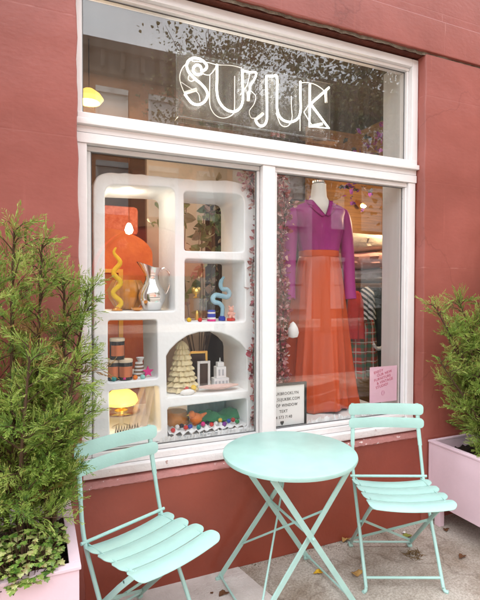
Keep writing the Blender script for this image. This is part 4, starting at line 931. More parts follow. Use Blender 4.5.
def leaf_string(x, y, z0, z1, rad, n, lab, seed):
    q = random.Random(seed); t = thing('leaf_garland', lab, 'garland', (x, y, z0), 0)
    pts = [Vector((x+.02*math.sin(i*1.3), y+.012*math.cos(i*.9), z0+(z1-z0)*i/14)) for i in range(15)]
    m = MB(); m.tube(pts, .004, 6); m.build('stem', M['bark'], t)
    cs = []; ds = []
    for i in range(n):
        s_ = q.random()*13.99; k = int(s_); p = pts[k].lerp(pts[k+1], s_-k); d = Vector((q.gauss(0, 1), q.gauss(0, .8), q.gauss(0, .8))).normalized(); r_ = rad*abs(q.gauss(0, .6)); cs.append(p+Vector((d.x*r_, d.y*r_*.6, d.z*r_*.5))); ds.append(d)
    v_, f_, tn = leaf_quads(cs, ds, .027, q, q.random)
    m = MB(); m.add(v_, f_); m.build('leaves', LEAF_R, t, smooth=False, tone=tn)
g0 = at(282.0, 300, y=.26); leaf_string(g0.x, .26, .70, 2.25, .044, 1150, 'copper and pink leaf garland right of the mullion', 21)
g0 = at(253.5, 300, y=.115); leaf_string(g0.x+.015, .125, .66, 2.08, .022, 430, 'copper leaf garland between cabinet and mullion', 22)
g0 = at(252, 172, y=.14); leaf_string(g0.x, .14, g0.z-.12, g0.z+.10, .07, 200, 'clump of dark red leaves at the upper right corner of the cabinet', 23)
b0 = at(293, 330, y=.24); m = MB(); m.lathe([(.0, -.05), (.028, -.042), (.036, -.015), (.030, .012), (.014, .040), (.0, .052)], b0, 20); o = m.build('drop_ornament', M['paper']); tag(o, 'white drop ornament hanging against the skirt edge', 'ornament')

# branches in a floor vase, seen through the upper right niche
q = random.Random(77); b0 = at(199, 300, y=1.2); b0.z = .02
t = thing('branch_vase', 'tall vase of leafy green branches seen through the upper right niche', 'vase', b0)
m = MB(); m.lathe([(.09, 0), (.13, .15), (.12, .45), (.06, .70), (.07, .78), (.055, .78), (.05, .70)], b0, 24); m.build('vase', M['cream'], t)
cs = []; ds = []
for i in range(11):
    a = i*2.4; tp = b0+Vector((.20*math.cos(a)*q.uniform(.5, 1.1), .2*math.sin(a), q.uniform(1.75, 2.25))); md_ = b0.lerp(tp, .65)+Vector((.05*math.cos(a+1), 0, .12)); P = spline([b0+Vector((0, 0, .7)), md_, tp, tp+Vector((.10*math.cos(a), .1*math.sin(a), -.10))], 8)
    m = MB(); m.tube(P, [.004, .003, .002], 5); m.build('stem', M['bark'], t)
    for k in range(22): p = P[q.randrange(6, len(P))]; cs.append(p+Vector((q.gauss(0, .03), q.gauss(0, .03), q.gauss(0, .03)))); ds.append(Vector((q.gauss(0, 1), q.gauss(0, 1), q.gauss(-.4, .7))).normalized())
v_, f_, tn = leaf_quads(cs, ds, .075, q, q.random); m = MB(); m.add(v_, f_); m.build('leaves', JUNB, t, smooth=False, tone=tn)

# ------------------------------------------------------------------ letter board and pink sign
p1 = at(304.5, 381, y=.12); p2 = at(306.5, 417, y=.10)
bw, bh = .305, .255
t = thing('letter_board', 'black framed white letter board leaning at the foot of the mullion', 'letter board', (p1.x-bw/2, .11, .634))
xr_ = p1.x+.004; xl_ = xr_-bw; k = .014
m = MB(); zt = p1.z; zb_ = zt-bh
m.box(xl_, .100, zb_, xl_+k, .118, zt, .002); m.box(xr_-k, .100, zb_, xr_, .118, zt, .002); m.box(xl_+k, .100, zb_, xr_-k, .118, zb_+k, .002); m.box(xl_+k, .100, zt-k, xr_-k, .118, zt, .002); m.build('frame', M['black'], t)
m = MB(); m.box(xl_+k, .106, zb_+k, xr_-k, .114, zt-k); m.build('board', M['paper'], t, smooth=False)
text_mesh('lettering', [('@SUJUKBROOKLYN', 0), ('WWW.SUJUKBK.COM', 0), ('SHOP WINDOW', .012), ('TEXT', .004), ('914 573 7140', -.004), ('\u2665', -.005)], M['ink'], t, ((xl_+xr_)/2-.002, .1054, zt-.066), (1, 0, 0), (0, 0, 1), .024, .0008, 1.40, .86)
q0, q1, q2 = at(370, 367.5, y=.062), at(398.5, 364.8, y=.062), at(370.2, 403.5, y=.062)
sx_ = q1.x-.012
t = thing('paper_sign', 'pink paper sign with slanted red lettering inside the right pane', 'sign', (q0.x, .064, q2.z))
m = MB(); m.box(q0.x, .0625, q2.z, sx_, .0645, q0.z); m.build('sheet', M['pink_paper'], t, smooth=False)
ang = R(12); ex = Vector((math.cos(ang), 0, math.sin(ang))); ez = Vector((-math.sin(ang), 0, math.cos(ang)))
W_ = sx_-q0.x
text_mesh('lettering', [('ENJOY', -.03), ('OUR NEW', .012), ('FURNITURE', -.008), ('& VINTAGE', .006), ('STUDIO!', -.022)], M['red_ink'], t, (q0.x+W_*.46, .0622, q0.z-.030), ex, ez, .023, .0004, 1.02, 1.0)
m = MB(); cc = Vector((q0.x+W_*.48, .0622, q2.z+.055)); m.tube([cc+Vector((.014*math.cos(i*.7)*(1-.03*i), 0, .018*math.sin(i*.7)*(1-.03*i))) for i in range(20)], .0012, 5)
m.build('emblem', mat('faint_pink_ink', (.66, .30, .42), .7), t)

# ------------------------------------------------------------------ neon sign
NY = .115
nb = [at(*p, y=NY+.03) for p in ((176, 47), (175.5, 118), (334, 141), (330, 86))]
t = thing('neon_sign', 'white neon shop sign of five glowing letters on clear acrylic behind upper pane', 'neon sign', ((nb[1].x+nb[2].x)/2, NY+.03, nb[1].z))
xa_, xb_ = nb[0].x, nb[3].x; za_, zb2 = nb[1].z, nb[0].z
m = MB(); m.box(xa_, NY+.026, za_, xb_, NY+.032, zb2-.02); m.build('acrylic_panel', M['acrylic'], t, smooth=False)
m = MB(); m.box(xa_-.005, NY-.02, za_-.014, xb_+.035, NY+.045, za_-.004, .002); m.build('acrylic_ledge', glass('ledge_acrylic', 3.0, .16, .08), t)
m = MB()
for (x0, z0, x1, z1_) in ((xa_, zb2-.022, xb_, zb2-.019), (xa_-.001, za_, xa_+.002, zb2-.02), (xb_-.002, za_, xb_+.001, zb2-.02)): m.box(x0, NY+.0255, z0, x1, NY+.0325, z1_)
m.build('panel_edge', glass('acrylic_edge', 2.5, .10, .1), t)
z8 = lambda ox, oy, L: [(ox+x/8, oy+y/8) for x, y in L]
S_main = z8(170, 50, [(250, 172), (286, 152), (292, 118), (250, 78), (196, 64), (150, 84), (134, 125), (152, 178), (198, 228), (250, 272), (288, 318), (300, 362), (276, 412), (226, 437), (172, 420), (118, 352)])
S_ring = z8(170, 50, [(252, 188), (215, 195), (188, 172), (190, 138), (216, 118), (244, 132), (252, 165)])
S_ret = z8(170, 50, [(118, 352), (86, 270), (78, 205), (102, 138), (142, 104)])
S_low = z8(170, 50, [(150, 205), (146, 235), (170, 250), (196, 240)])
U1 = [(216.9, 64.4), (216.9, 79), (216.9, 92), (219.5, 102), (226, 109.4), (233.8, 111.5), (240, 108), (242.7, 100), (242.6, 84), (242.5, 69.4)]
U1_ret = [(210, 75), (209.7, 102), (212.5, 111.5), (218, 116.8), (225, 118), (232, 115), (234.4, 109), (234.6, 92), (234.7, 76)]
link1 = [(242.5, 70.4), (249, 72), (256.2, 72.8), (254, 80), (250.6, 85), (249.6, 90.6), (248.5, 100)]
J = [(266.5, 75.6), (266.7, 98), (266.9, 117.5), (265, 124), (261.3, 126), (257.5, 123.8), (255.6, 120)]
U2 = [(266.6, 75.8), (272, 76.2), (276.9, 76.9), (277.1, 95), (277.5, 111), (282, 119.2), (290.2, 121.9), (297.4, 118.8), (300.5, 111), (300.5, 96), (300.4, 81.3)]
U2_ret = [(276, 113), (281, 125), (288, 126), (292, 118), (291.5, 108), (291.2, 96)]
K1 = [(310, 83.8), (309.8, 104), (309.4, 126.3), (328.8, 128.2), (311.6, 105.2)]
K2 = [(329, 87.5), (310.6, 104)]
K_ret = [(300.6, 83), (306, 82.4), (314, 84), (321, 88), (325, 92)]
def np_(L, y=NY): return [at(x, yy, y=y) for x, yy in L]
def tubes(name, paths, r, mt, y=NY, sm=6):
    m = MB()
    for P in paths: m.tube(np_(P, y), r, 8, smooth=sm)
    return m.build(name, mt, t)
TR = .0058
tubes('letter_s', [S_main, S_ring], TR, M['tube_on']); tubes('letter_u', [U1], TR, M['tube_on']); tubes('letter_j', [J], TR, M['tube_on']); tubes('letter_u', [U2], TR, M['tube_on'])
m = MB(); m.tube(np_(K1), TR, 8); m.tube(np_(K2), TR, 8); m.build('letter_k', M['tube_on'], t)
tubes('link_tube', [link1], TR*.85, M['tube_on'])
tubes('return_tube', [S_ret, S_low, U1_ret, U2_ret, K_ret, [(300.3, 82), (300, 110), (300, 131)], [(304, 112), (308, 106), (310, 104)], [(304, 112), (308.5, 120), (313, 126)]], TR*.40, M['tube_off'], NY+.010)
tubes('cable', [[(250.6, 90.6), (255.6, 96), (254, 104), (249.4, 111), (251, 117.5), (255, 118)], [(192, 61), (208, 62.5), (217, 64.6), (232, 65.5), (242, 68)], [(202, 73.5), (209, 75), (214, 70), (217, 64.5)], [(181, 82), (190, 88), (198, 93), (200, 101)], [(250, 72), (247, 85), (240, 95)]], .0022, M['cable'], NY+.012)
for a_, b_ in (((185, 93), (196.5, 89.5)), ((255, 120), (263, 113.5)), ((325.6, 91), (326.3, 102.5)), ((248.4, 92), (248.3, 101)), ((312, 126), (322, 124))): m = MB(); m.tube(np_([a_, b_], NY+.012), .009, 10); m.build('end_cap', M['neon_cap'], t)

# ------------------------------------------------------------------ bistro table
TX, TY, TZ = 1.047, -.376, .690
t = thing('bistro_table', 'round mint green folding metal table with crossed legs', 'table', (TX, TY, 0))
m = MB(); m.lathe([(.0, TZ-.004), (.287, TZ-.004), (.287, TZ-.022), (.2990, TZ-.022), (.3030, TZ-.012), (.3015, TZ-.004), (.2955, TZ), (.0, TZ+.001)], (TX, TY, 0), 72); m.build('table_top', M['mint'], t, angle=35)
YB, YF = -.115, -.525
YBT, YFT = -.195, -.555
def leg(x0, x1, y, yt):
    m = MB(); m.tube([(x0, y, .012), (x1, yt, TZ-.030)], 0, flat=(.025, .007), side=(1, 0, 0))
    m.build('leg', M['mint'], t)
OFF = .009
leg(.812, 1.272, YB+OFF, YBT+OFF); leg(.808, 1.275, YF+OFF+.006, YFT+OFF+.006)       # frame one
leg(1.300, .850, YB-OFF, YBT-OFF); leg(1.300, .862, YF-OFF, YFT-OFF)       # frame two
for p, q in (((.815, YB+OFF, .022), (.812, YF+OFF, .022)), ((1.298, YB-OFF, .022), (1.298, YF-OFF, .022))): m = MB(); m.tube([p, q], .005, 8); m.build('foot_bar', M['mint'], t)
for y in ((YB+YBT)/2-.012, (YF+YFT)/2-.022): m = MB(); m.tube([(1.060, y, .372), (1.060, y-.006, .372)], [.008, .005], 10); m.build('rivet', M['mint'], t)
m = MB(); m.tube([(1.060, (YB+YBT)/2+.01, .372), (1.060, (YF+YFT)/2-.02, .372)], .006, 8); m.build('pivot_rod', M['mint'], t)
lerp = lambda a, b, s_: Vector(a)+(Vector(b)-Vector(a))*s_
A0, A1, C0, C1 = (.812, YB+OFF-.006, .012), (1.272, YBT+OFF-.006, TZ-.03), (.808, YF+OFF+.012, .012), (1.275, YFT+OFF+.012, TZ-.03)
for p, q in ((lerp(A0, A1, .24), lerp(C0, C1, .70)), (lerp(A0, A1, .70), lerp(C0, C1, .05))): m = MB(); m.tube([p, q], .0048, 8); m.build('brace', M['mint'], t)
for x, y in ((.812, YB+OFF), (.808, YF+OFF), (1.30, YB-OFF), (1.30, YF-OFF)): m = MB(); m.box(x-.020, y-.008, .001, x+.020, y+.008, .016, .004); m.build('foot_pad', M['mint'], t)
for x in (.855, 1.272): m = MB(); m.tube([(x, YBT, TZ-.029), (x, YFT-.005, TZ-.029)], .006, 8); m.build('top_rail', M['mint'], t)

# ------------------------------------------------------------------ bistro chairs
def slat(L, Wd, along, frame, sag, name_mb, arch=.004, rc=.022, th=.0028):
    """curved sheet-steel slat. frame(u, v, w): position along its length, across its width, and out of its face"""
    n, k = 26, 6; m = name_mb; o = []
    xs = sorted(set([-L/2+L*i/n for i in range(n+1)]+[s_*(L/2-rc*(1-math.cos(a))) for s_ in (-1, 1) for a in [math.pi/2*j/7 for j in range(8)]]))
    top = []; bot = []
    for x in xs:
        d = L/2-abs(x); hw = Wd/2
        if d < rc: hw = Wd/2-rc+math.sqrt(max(0, rc*rc-(rc-d)**2))
        hw = max(hw, .002)
        for j in range(k+1):
            v_ = -hw+2*hw*j/k; h_ = -sag*(1-(2*x/L)**2)-arch*((v_/(Wd/2))**2)
            top.append(frame(x, v_, h_)); bot.append(frame(x, v_, h_-th))
    N_ = len(xs); K = k+1; vs = top+bot; fs = []; off = N_*K
    for i in range(N_-1):
        for j in range(k): a = i*K+j; fs.append((a, a+K, a+K+1, a+1)); fs.append((a+off, a+1+off, a+K+1+off, a+K+off))
    for i in range(N_-1):
        for j in (0, k): a = i*K+j; fs.append((a, a+off, a+K+off, a+K))
    for i in (0, N_-1):
        for j in range(k): a = i*K+j; fs.append((a, a+1, a+1+off, a+off))
    m.add(vs, fs)
def make_chair(label, loc, rz):
    t = thing('bistro_chair', label, 'chair', loc, rz, 'mint folding chairs at the bistro table')
    Bb = lambda mb, n, p=t, **k: mb.build(n, M['mint'], p, world=False, **k)
    # seat slats: back to front, the seat dips along its length
    for i in range(4):
        yc = .036-.0925*i; zc = .442+.0060*i
        m = MB(); slat(.398, .0865, 'x', lambda u, v_, w_, yc=yc, zc=zc: (u, yc-v_, zc+w_+.06*v_-(.010*(v_/.045)**2 if i == 3 and v_ > 0 else 0)), .017, m, arch=.0055, rc=.030); Bb(m, 'seat_slat')
    # back slats, bowed backwards
    for zc, h_ in ((.782, .060), (.711, .054)):
        yc = .150+.13*(zc-.711)
        m = MB(); slat(.398, h_, 'x', lambda u, v_, w_, yc=yc, zc=zc: (u, yc-w_-.026, zc+v_), .022, m, arch=.002, rc=.020); Bb(m, 'back_slat')
    for s_ in (-1, 1):
        x = s_*.182
        m = MB(); m.tube([(x*.95, .158, .811), (x*.955, .150, .75), (x*.965, .138, .67), (x*.985, .122, .585), (x, .104, .50), (x, .080, .43), (x, .03, .345), (x, -.07, .185), (x, -.172, .018)], .0085, 10, smooth=5)
        m.tube([(x, -.172, .018), (x*1.03, -.178, .006), (x*1.10, -.186, .005)], .0085, 10, smooth=4)
        Bb(m, 'upright')
        m = MB(); m.tube([(x*.955, .155, .785), (x*.965, .138, .67), (x*.985, .124, .595)], 0, flat=(.020, .010), side=(1, 0, 0)); Bb(m, 'upright_plate')
        x2 = s_*.163
        m = MB(); m.tube([(x2, -.225, .445), (x2, -.12, .350), (x2, .06, .175), (x2, .225, .012)], 0, flat=(.022, .006), side=(0, 1, 1)); Bb(m, 'rear_leg')
        m = MB(); m.tube([(x2+s_*.006, .085, .428), (x2+s_*.006, -.05, .432), (x2+s_*.006, -.255, .446)], 0, flat=(.018, .005), side=(0, 0, 1)); Bb(m, 'seat_rail')
        m = MB(); m.tube([(x2-s_*.004, -.020, .258), (x2+s_*.026, -.020, .258)], .0065, 10); Bb(m, 'rivet')
        m = MB(); m.box(x2-.012, .205, .001, x2+.012, .240, .016, .004); Bb(m, 'foot_pad')
    m = MB(); m.tube([(-.200, .084, .446), (.200, .084, .446)], .007, 8); Bb(m, 'hinge_rod')
    m = MB(); m.tube([(-.187, -.150, .052), (.187, -.150, .052)], .0062, 8); Bb(m, 'crossbar')
    m = MB(); m.tube([(-.167, .207, .030), (.167, .207, .030)], .0055, 8); Bb(m, 'crossbar')
    m = MB(); m.tube([(-.165, -.035, .270), (.165, .195, .045)], 0, flat=(.012, .004), side=(0, 0, 1)); Bb(m, 'brace')
    m = MB(); m.tube([(.165, -.028, .270), (-.165, .198, .050)], 0, flat=(.012, .004), side=(0, 0, 1)); Bb(m, 'brace')
    m = MB(); m.tube([(-.166, -.150, .385), (.166, -.150, .385)], .006, 8); Bb(m, 'crossbar')
    return t
make_chair('mint folding chair right of the round table, facing the street squarely', (1.651, -.377, 0), R(-23.7))
ch2 = dup([o for o in COL.objects if o.name == 'bistro_chair'][0], 'mint folding chair left of the round table beside the juniper box')
ch2.location = (.366, -.350, 0); ch2.rotation_euler = (0, 0, R(24.1))

# ------------------------------------------------------------------ planters
def planter(lab, x0, x1, y0, y1, zt, zb_):
    t = thing('planter_box', lab, 'planter', ((x0+x1)/2, (y0+y1)/2, 0), 0, 'pink planter boxes against the wall'); k = .024
    m = MB(); m.box(x0, y0, zb_, x1, y0+k, zt, .003); m.box(x0, y1-k, zb_, x1, y1, zt, .003); m.box(x0, y0+k, zb_, x0+k, y1-k, zt, .003); m.box(x1-k, y0+k, zb_, x1, y1-k, zt, .003); m.box(x0+k, y0+k, zb_+.01, x1-k, y1-k, zb_+.03); m.build('box', M['pink_box'], t)
    m = MB(); e = .006
    m.box(x0-e, y0-e, zt+.0005, x1+e, y0+k+e, zt+.012, .002); m.box(x0-e, y1-k, zt+.0005, x1+e, y1, zt+.012, .002); m.box(x0-e, y0+k+e, zt+.0005, x0+k+e, y1-k, zt+.012, .002); m.box(x1-k-e, y0+k+e, zt+.0005, x1+e, y1-k, zt+.012, .002); m.build('rim', M['pink_box'], t)
    for x in (x0+.012, x1-.05):
        for y in (y0+.06, y1-.06): m = MB(); m.box(x, y-.02, .0, x+.038, y+.02, zb_-.0005, .003); m.build('leg', M['pink_box'], t)
    vs = []; fs = []; nx = 40; ny = 24
    for i in range(nx+1):
        for j in range(ny+1): vs.append((x0+k+(x1-x0-2*k)*i/nx, y0+k+(y1-y0-2*k)*j/ny, zt-.055+rnd.uniform(-.010, .014)))
    for i in range(nx):
        for j in range(ny): a = i*(ny+1)+j; fs.append((a, a+1, a+ny+2, a+ny+1))
    m = MB(); m.add(vs, fs); m.build('soil', M['soil'], t)
planter('pink planter box with variegated leaves beside the left chair', -1.00, .124, -.605, -.075, .495, .12)
planter('pink planter box behind the right chair', 2.193, 3.10, -.95, -.075, .495, .135)

# ------------------------------------------------------------------ junipers
JUN = leafmat('juniper_needle', [(.036, .080, .015), (.085, .165, .024), (.155, .26, .036), (.235, .345, .052), (.33, .42, .09), (.35, .42, .10), (.32, .19, .06)], .30, .55)
def juniper(label, basep, leaders, seed, reach, nb=52, twl=.092, sub=13):
    """leaders: list of (tip, base offset); each bears ascending branches, each of these feathery sprays of scale needles"""
    q = np.random.default_rng(seed); bp = Vector(basep); t = thing('juniper_shrub', label, 'shrub', bp)
    wood = MB(); V = []; Tn = []
    lead_ax = []
    for (tip, off, rad) in leaders:
        tip = Vector(tip); b0 = bp+Vector(off); L_ = (tip-b0).length
        mid = b0.lerp(tip, .5)+Vector((q.normal(0, .02), q.normal(0, .02), .02)); P = spline([b0, mid, tip], 8)
        wood.tube(P, [.012, .010, .008, .006, .004, .0025], 6)
        for i in range(int(nb*L_)):
            s_ = (i+q.random())/(nb*L_); s_ = .06+.94*s_; f_ = s_*(len(P)-1); k = min(int(f_), len(P)-2); p = P[k].lerp(P[k+1], f_-k)
            az = q.random()*2*math.pi; el = q.normal(.55, .25)
            Lb = rad*(1.12-s_)**.75*(.55+.65*q.random())
            if Lb < .075: Lb = .040+.05*q.random()
            d = Vector((math.cos(az)*math.cos(el), math.sin(az)*math.cos(el), math.sin(el)))
            if p.z < .55 and reach[1] < 1: continue      # bare stems above the creepers
            e = p+d*Lb; e.y = min(e.y, WY-.015)
            xm = reach[1]-(0 if reach[1] > 1 else .165*min(1, max(0, (1.13-e.z)/.42)))
            if e.x > xm: e.x = xm-.05*q.random()
            if e.x < reach[0]: e.x = reach[0]+.03*q.random()
            bend = Vector((0, 0, -.18*Lb)); c1 = p.lerp(e, .5)+bend*.5+Vector((0, 0, .02)); Q = spline([p, c1, e], 4)
            wood.tube(Q[::2], [.0032, .0022, .0012], 4, cap=False)
            nt_ = max(3, int(Lb/.0105)); br_t = q.random()*.45
            for j in range(nt_):
                u = .12+.88*(j+q.random())/nt_; g_ = u*(len(Q)-1); k2 = min(int(g_), len(Q)-2); r0 = Q[k2].lerp(Q[k2+1], g_-k2); ax = (Q[k2+1]-Q[k2]).normalized()
                sd = Vector(q.normal(0, 1, 3)); sd = (sd-ax*sd.dot(ax)).normalized(); td = (ax*.85+sd*.75+Vector((0, 0, .22))).normalized(); tl = twl*(.45+.75*q.random())*(1.1-.45*u)
                base_t = br_t+q.random()*.30
                # twig = stem needle + side needles in a feathery plane
                for w_ in range(sub):
                    h_ = (w_+.5)/sub; rr = r0+td*tl*h_; rr.y = min(rr.y, WY-.006)
                    sdir = sd.cross(td)*(1 if w_ % 2 else -1); nd = (td*.95+sdir*(.62-.25*h_)+Vector(q.normal(0, .14, 3))).normalized(); nl = tl*.36*(1.15-.65*h_); nw = .0013+.0009*q.random()
                    wv = nd.cross(Vector(q.normal(0, 1, 3)))
                    if wv.length < .02: continue
                    wv.normalize(); tipn = rr+nd*nl
                    if tipn.y > WY-.004: tipn.y = WY-.004
                    V += [rr-wv*nw*.55, rr+nd*nl*.55-wv*nw, tipn, rr+nd*nl*.55+wv*nw]; Tn.append(1.0 if br_t > .437 else min(.9, max(0, base_t+.28*h_+q.normal(0, .06))))
    wood.build('trunk', M['bark'], t)
    n = len(Tn); print('needles', label, n)
    m = MB(); m.add(V, [(4*i, 4*i+1, 4*i+2, 4*i+3) for i in range(n)])
    me = bpy.data.meshes.new('foliage'); inv = -bp
    arr = np.array([tuple(v_) for v_ in V], dtype=np.float32)-np.array(tuple(bp), dtype=np.float32)
    me.from_pydata(arr.tolist(), [], m.f); me.materials.append(JUN); a_ = me.attributes.new('tone', 'FLOAT', 'FACE'); a_.data.foreach_set('value', Tn)
    o = bpy.data.objects.new('foliage', me); COL.objects.link(o); o.parent = t
    return t
juniper('taller juniper with a pointed top at the left edge, in the left pink box', (-.06, -.34, .445),
        [((-.075, -.31, 1.645), (0, 0, 0), .27), ((.020, -.30, 1.59), (.02, .02, 0), .22), ((-.19, -.36, 1.50), (-.03, 0, 0), .33), ((-.02, -.46, 1.22), (0, -.05, 0), .30), ((-.33, -.33, 1.40), (-.10, 0, 0), .33)], 5, (-.62, .30))
juniper('lower bushier juniper reaching across the window edge, in the left pink box', (.035, -.30, .445),
        [((.100, -.27, 1.47), (0, 0, 0), .24), ((.195, -.22, 1.43), (.01, 0, 0), .20), ((.13, -.42, 1.16), (.01, -.03, 0), .20), ((.17, -.34, .96), (.015, 0, 0), .16), ((.06, -.47, .93), (0, -.05, 0), .20)], 6, (-.4, .285))
juniper('airy juniper in the right pink box', (2.60, -.34, .445),
        [((2.50, -.30, 1.52), (0, 0, 0), .38), ((2.22, -.26, 1.36), (-.05, 0, 0), .28), ((2.12, -.27, 1.16), (-.10, 0, 0), .24), ((2.72, -.36, 1.85), (0, 0, 0), .42), ((2.25, -.38, .96), (-.12, 0, 0), .24), ((2.46, -.55, 1.20), (-.06, -.06, 0), .32), ((2.30, -.30, .80), (-.10, 0, 0), .22), ((2.05, -.24, 1.34), (-.08, 0, 0), .20), ((2.20, -.32, 1.18), (-.06, 0, 0), .28), ((2.34, -.30, 1.28), (-.04, 0, 0), .30), ((2.06, -.28, 1.02), (-.12, 0, 0), .22), ((2.42, -.42, 1.02), (-.06, -.03, 0), .30)], 8, (1.88, 3.2), 50)

# variegated creepers at the foot of the left juniper
VAR = leafmat('variegated_leaf', [(.05, .12, .02), (.11, .21, .03), (.19, .29, .05), (.34, .41, .11), (.52, .52, .24), (.34, .20, .08)], .25, .32)
def creeper(c, r_, n, lab, seed):
    q = random.Random(seed); c = Vector(c); t = thing('variegated_plant', lab, 'plant', c); vs = []; fs = []; tn = []; st = MB()
    for i in range(n):
        a = q.random()*2*math.pi; rr = r_*math.sqrt(q.random()); h_ = .03+.13*q.random()*(1.1-rr/r_*.5); p = c+Vector((rr*math.cos(a), rr*math.sin(a), h_))
        st.tube([c+Vector((rr*.4*math.cos(a), rr*.4*math.sin(a), 0)), p], .0014, 4)
        d = Vector((math.cos(a+q.gauss(0, .6)), math.sin(a+q.gauss(0, .6)), q.uniform(-.25, .35))).normalized(); e = d.cross(Vector((0, 0, 1))).normalized(); nn = e.cross(d); s_ = q.uniform(.010, .030); k = len(vs); tv = q.random()
        lob = [(0, 0), (.30, .34), (.42, .62), (.60, .38), (.80, .50), (.88, .22), (1.15, 0), (.88, -.22), (.80, -.50), (.60, -.38), (.42, -.62), (.30, -.34)]
        vs += [p+d*s_*u+e*s_*v_+nn*s_*(.18*abs(v_)-.22*u*u) for u, v_ in lob]; vs.append(p+d*s_*.55+nn*s_*.06); m_ = len(vs)-1
        for j in range(12): fs.append((k+j, k+(j+1) % 12, m_)); tn.append(min(1, max(0, tv*.8+q.gauss(0, .08)+(.2 if j in (2, 4, 8, 10) else 0))))
    st.build('stem', M['bark'], t); m = MB(); m.add(vs, fs); m.build('leaves', VAR, t, smooth=False, tone=tn)
creeper((-.05, -.53, .455), .115, 300, 'variegated creeper over the front rim of the left pink box, nearest its corner', 31)
creeper((-.20, -.53, .455), .12, 300, 'variegated creeper at the front rim by the left edge of the view', 32)
creeper((-.02, -.42, .455), .11, 240, 'green and cream creeper under the juniper in the left pink box', 33)

# ------------------------------------------------------------------ fallen leaves
def fallen(px, py, s_, col, lab, seed, curl=.35):
    q = random.Random(seed); p = at(px, py, z=.004); a = q.random()*6.28; vs = []; fs = []; ns, nr = 14, 4; vs.append((p.x, p.y, .010))
    for k in range(1, nr+1):
        for j in range(ns):
            th = 2*math.pi*j/ns; r_ = s_*k/nr*(1+.22*math.cos(3*th)+.15*math.cos(5*th+1)); vs.append((p.x+r_*math.cos(th+a), p.y+.72*r_*math.sin(th+a), .0065+curl*s_*(k/nr)**2*(.5+.5*math.sin(2*th+q.random()))))
    for j in range(ns): fs.append((0, 1+j, 1+(j+1) % ns))
    for k in range(nr-1):
        for j in range(ns): b_ = 1+k*ns; fs.append((b_+j, b_+ns+j, b_+ns+(j+1) % ns, b_+(j+1) % ns))
    m = MB(); m.add(vs, fs); o = m.build('fallen_leaf', col); o.modifiers.new('thickness', 'SOLIDIFY').thickness = .0012; tag(o, lab, 'leaf', 'fallen leaves on the pavement')
LY = mat('leaf_yellow', (.72, .42, .03), .6, .3, var=.2, vscale=60); LT = mat('leaf_tan', (.52, .30, .10), .7, .3, var=.35, vscale=50); LB = mat('leaf_brown', (.17, .075, .035), .8, .2, var=.4, vscale=60); LG = mat('leaf_olive', (.24, .25, .05), .6, .3, var=.3, vscale=60)
fallen(318.5, 573, .023, LY, 'bright yellow fallen leaf between the table legs', 1); fallen(356.5, 575, .028, LT, 'curled tan leaf between table and right chair', 2, .6)
fallen(346, 540.5, .028, LT, 'curled tan leaf against the wall behind the right chair', 3, .7); fallen(223.5, 594, .024, LB, 'brown fallen leaf on the pale slab at the bottom', 4, .3)
fallen(407, 536.5, .026, LG, 'olive fallen leaf by the rear leg of the right chair', 5, .3); fallen(212, 593.5, .008, LB, 'tiny brown leaf scrap on the pale slab', 6, .3)
fallen(446, 530, .020, LB, 'brown leaf beside the right pink planter', 7, .3); fallen(462, 557, .022, LB, 'brown leaf at the right edge of the pavement', 8, .4); fallen(404, 533, .012, mat('scrap', (.75, .75, .73), .6), 'white paper scrap beside the olive leaf', 9, .2)
# dry clump behind the right chair's crossbar
q = random.Random(3); c = at(414, 556, z=0); vs = []; fs = []
m = MB()
for i in range(60):
    a = q.random()*6.28; r_ = .055*math.sqrt(q.random()); p = Vector((c.x+r_*math.cos(a), c.y+.7*r_*math.sin(a), .004+.02*q.random()*(1-r_/.06))); d = Vector((q.gauss(0, 1), q.gauss(0, 1), q.gauss(0, .5))).normalized(); m.tube([p, p+d*.028], [.0022, .0008], 4); 
tag(m.build('dry_weed', mat('dry_weed', (.20, .13, .06), .9, .2, var=.4, vscale=80)), 'clump of dry brown weed under the right chair', 'weed')
# grit along the foot of the wall
m = MB(); q = random.Random(9)
for i in range(700):
    x = q.uniform(.2, 3.2); y = WY+.008-abs(q.gauss(0, .035)); s_ = q.uniform(.0006, .0020)*(1.6 if q.random() > .94 else 1); m.box(x-s_, y-s_, 0, x+s_, y+s_, s_*1.2)
o = m.build('gravel', mat('grit', (.30, .245, .19), .9, .2, var=.6, vscale=200), smooth=False); tag(o, 'loose grit along the foot of the wall', 'grit', kind='stuff')

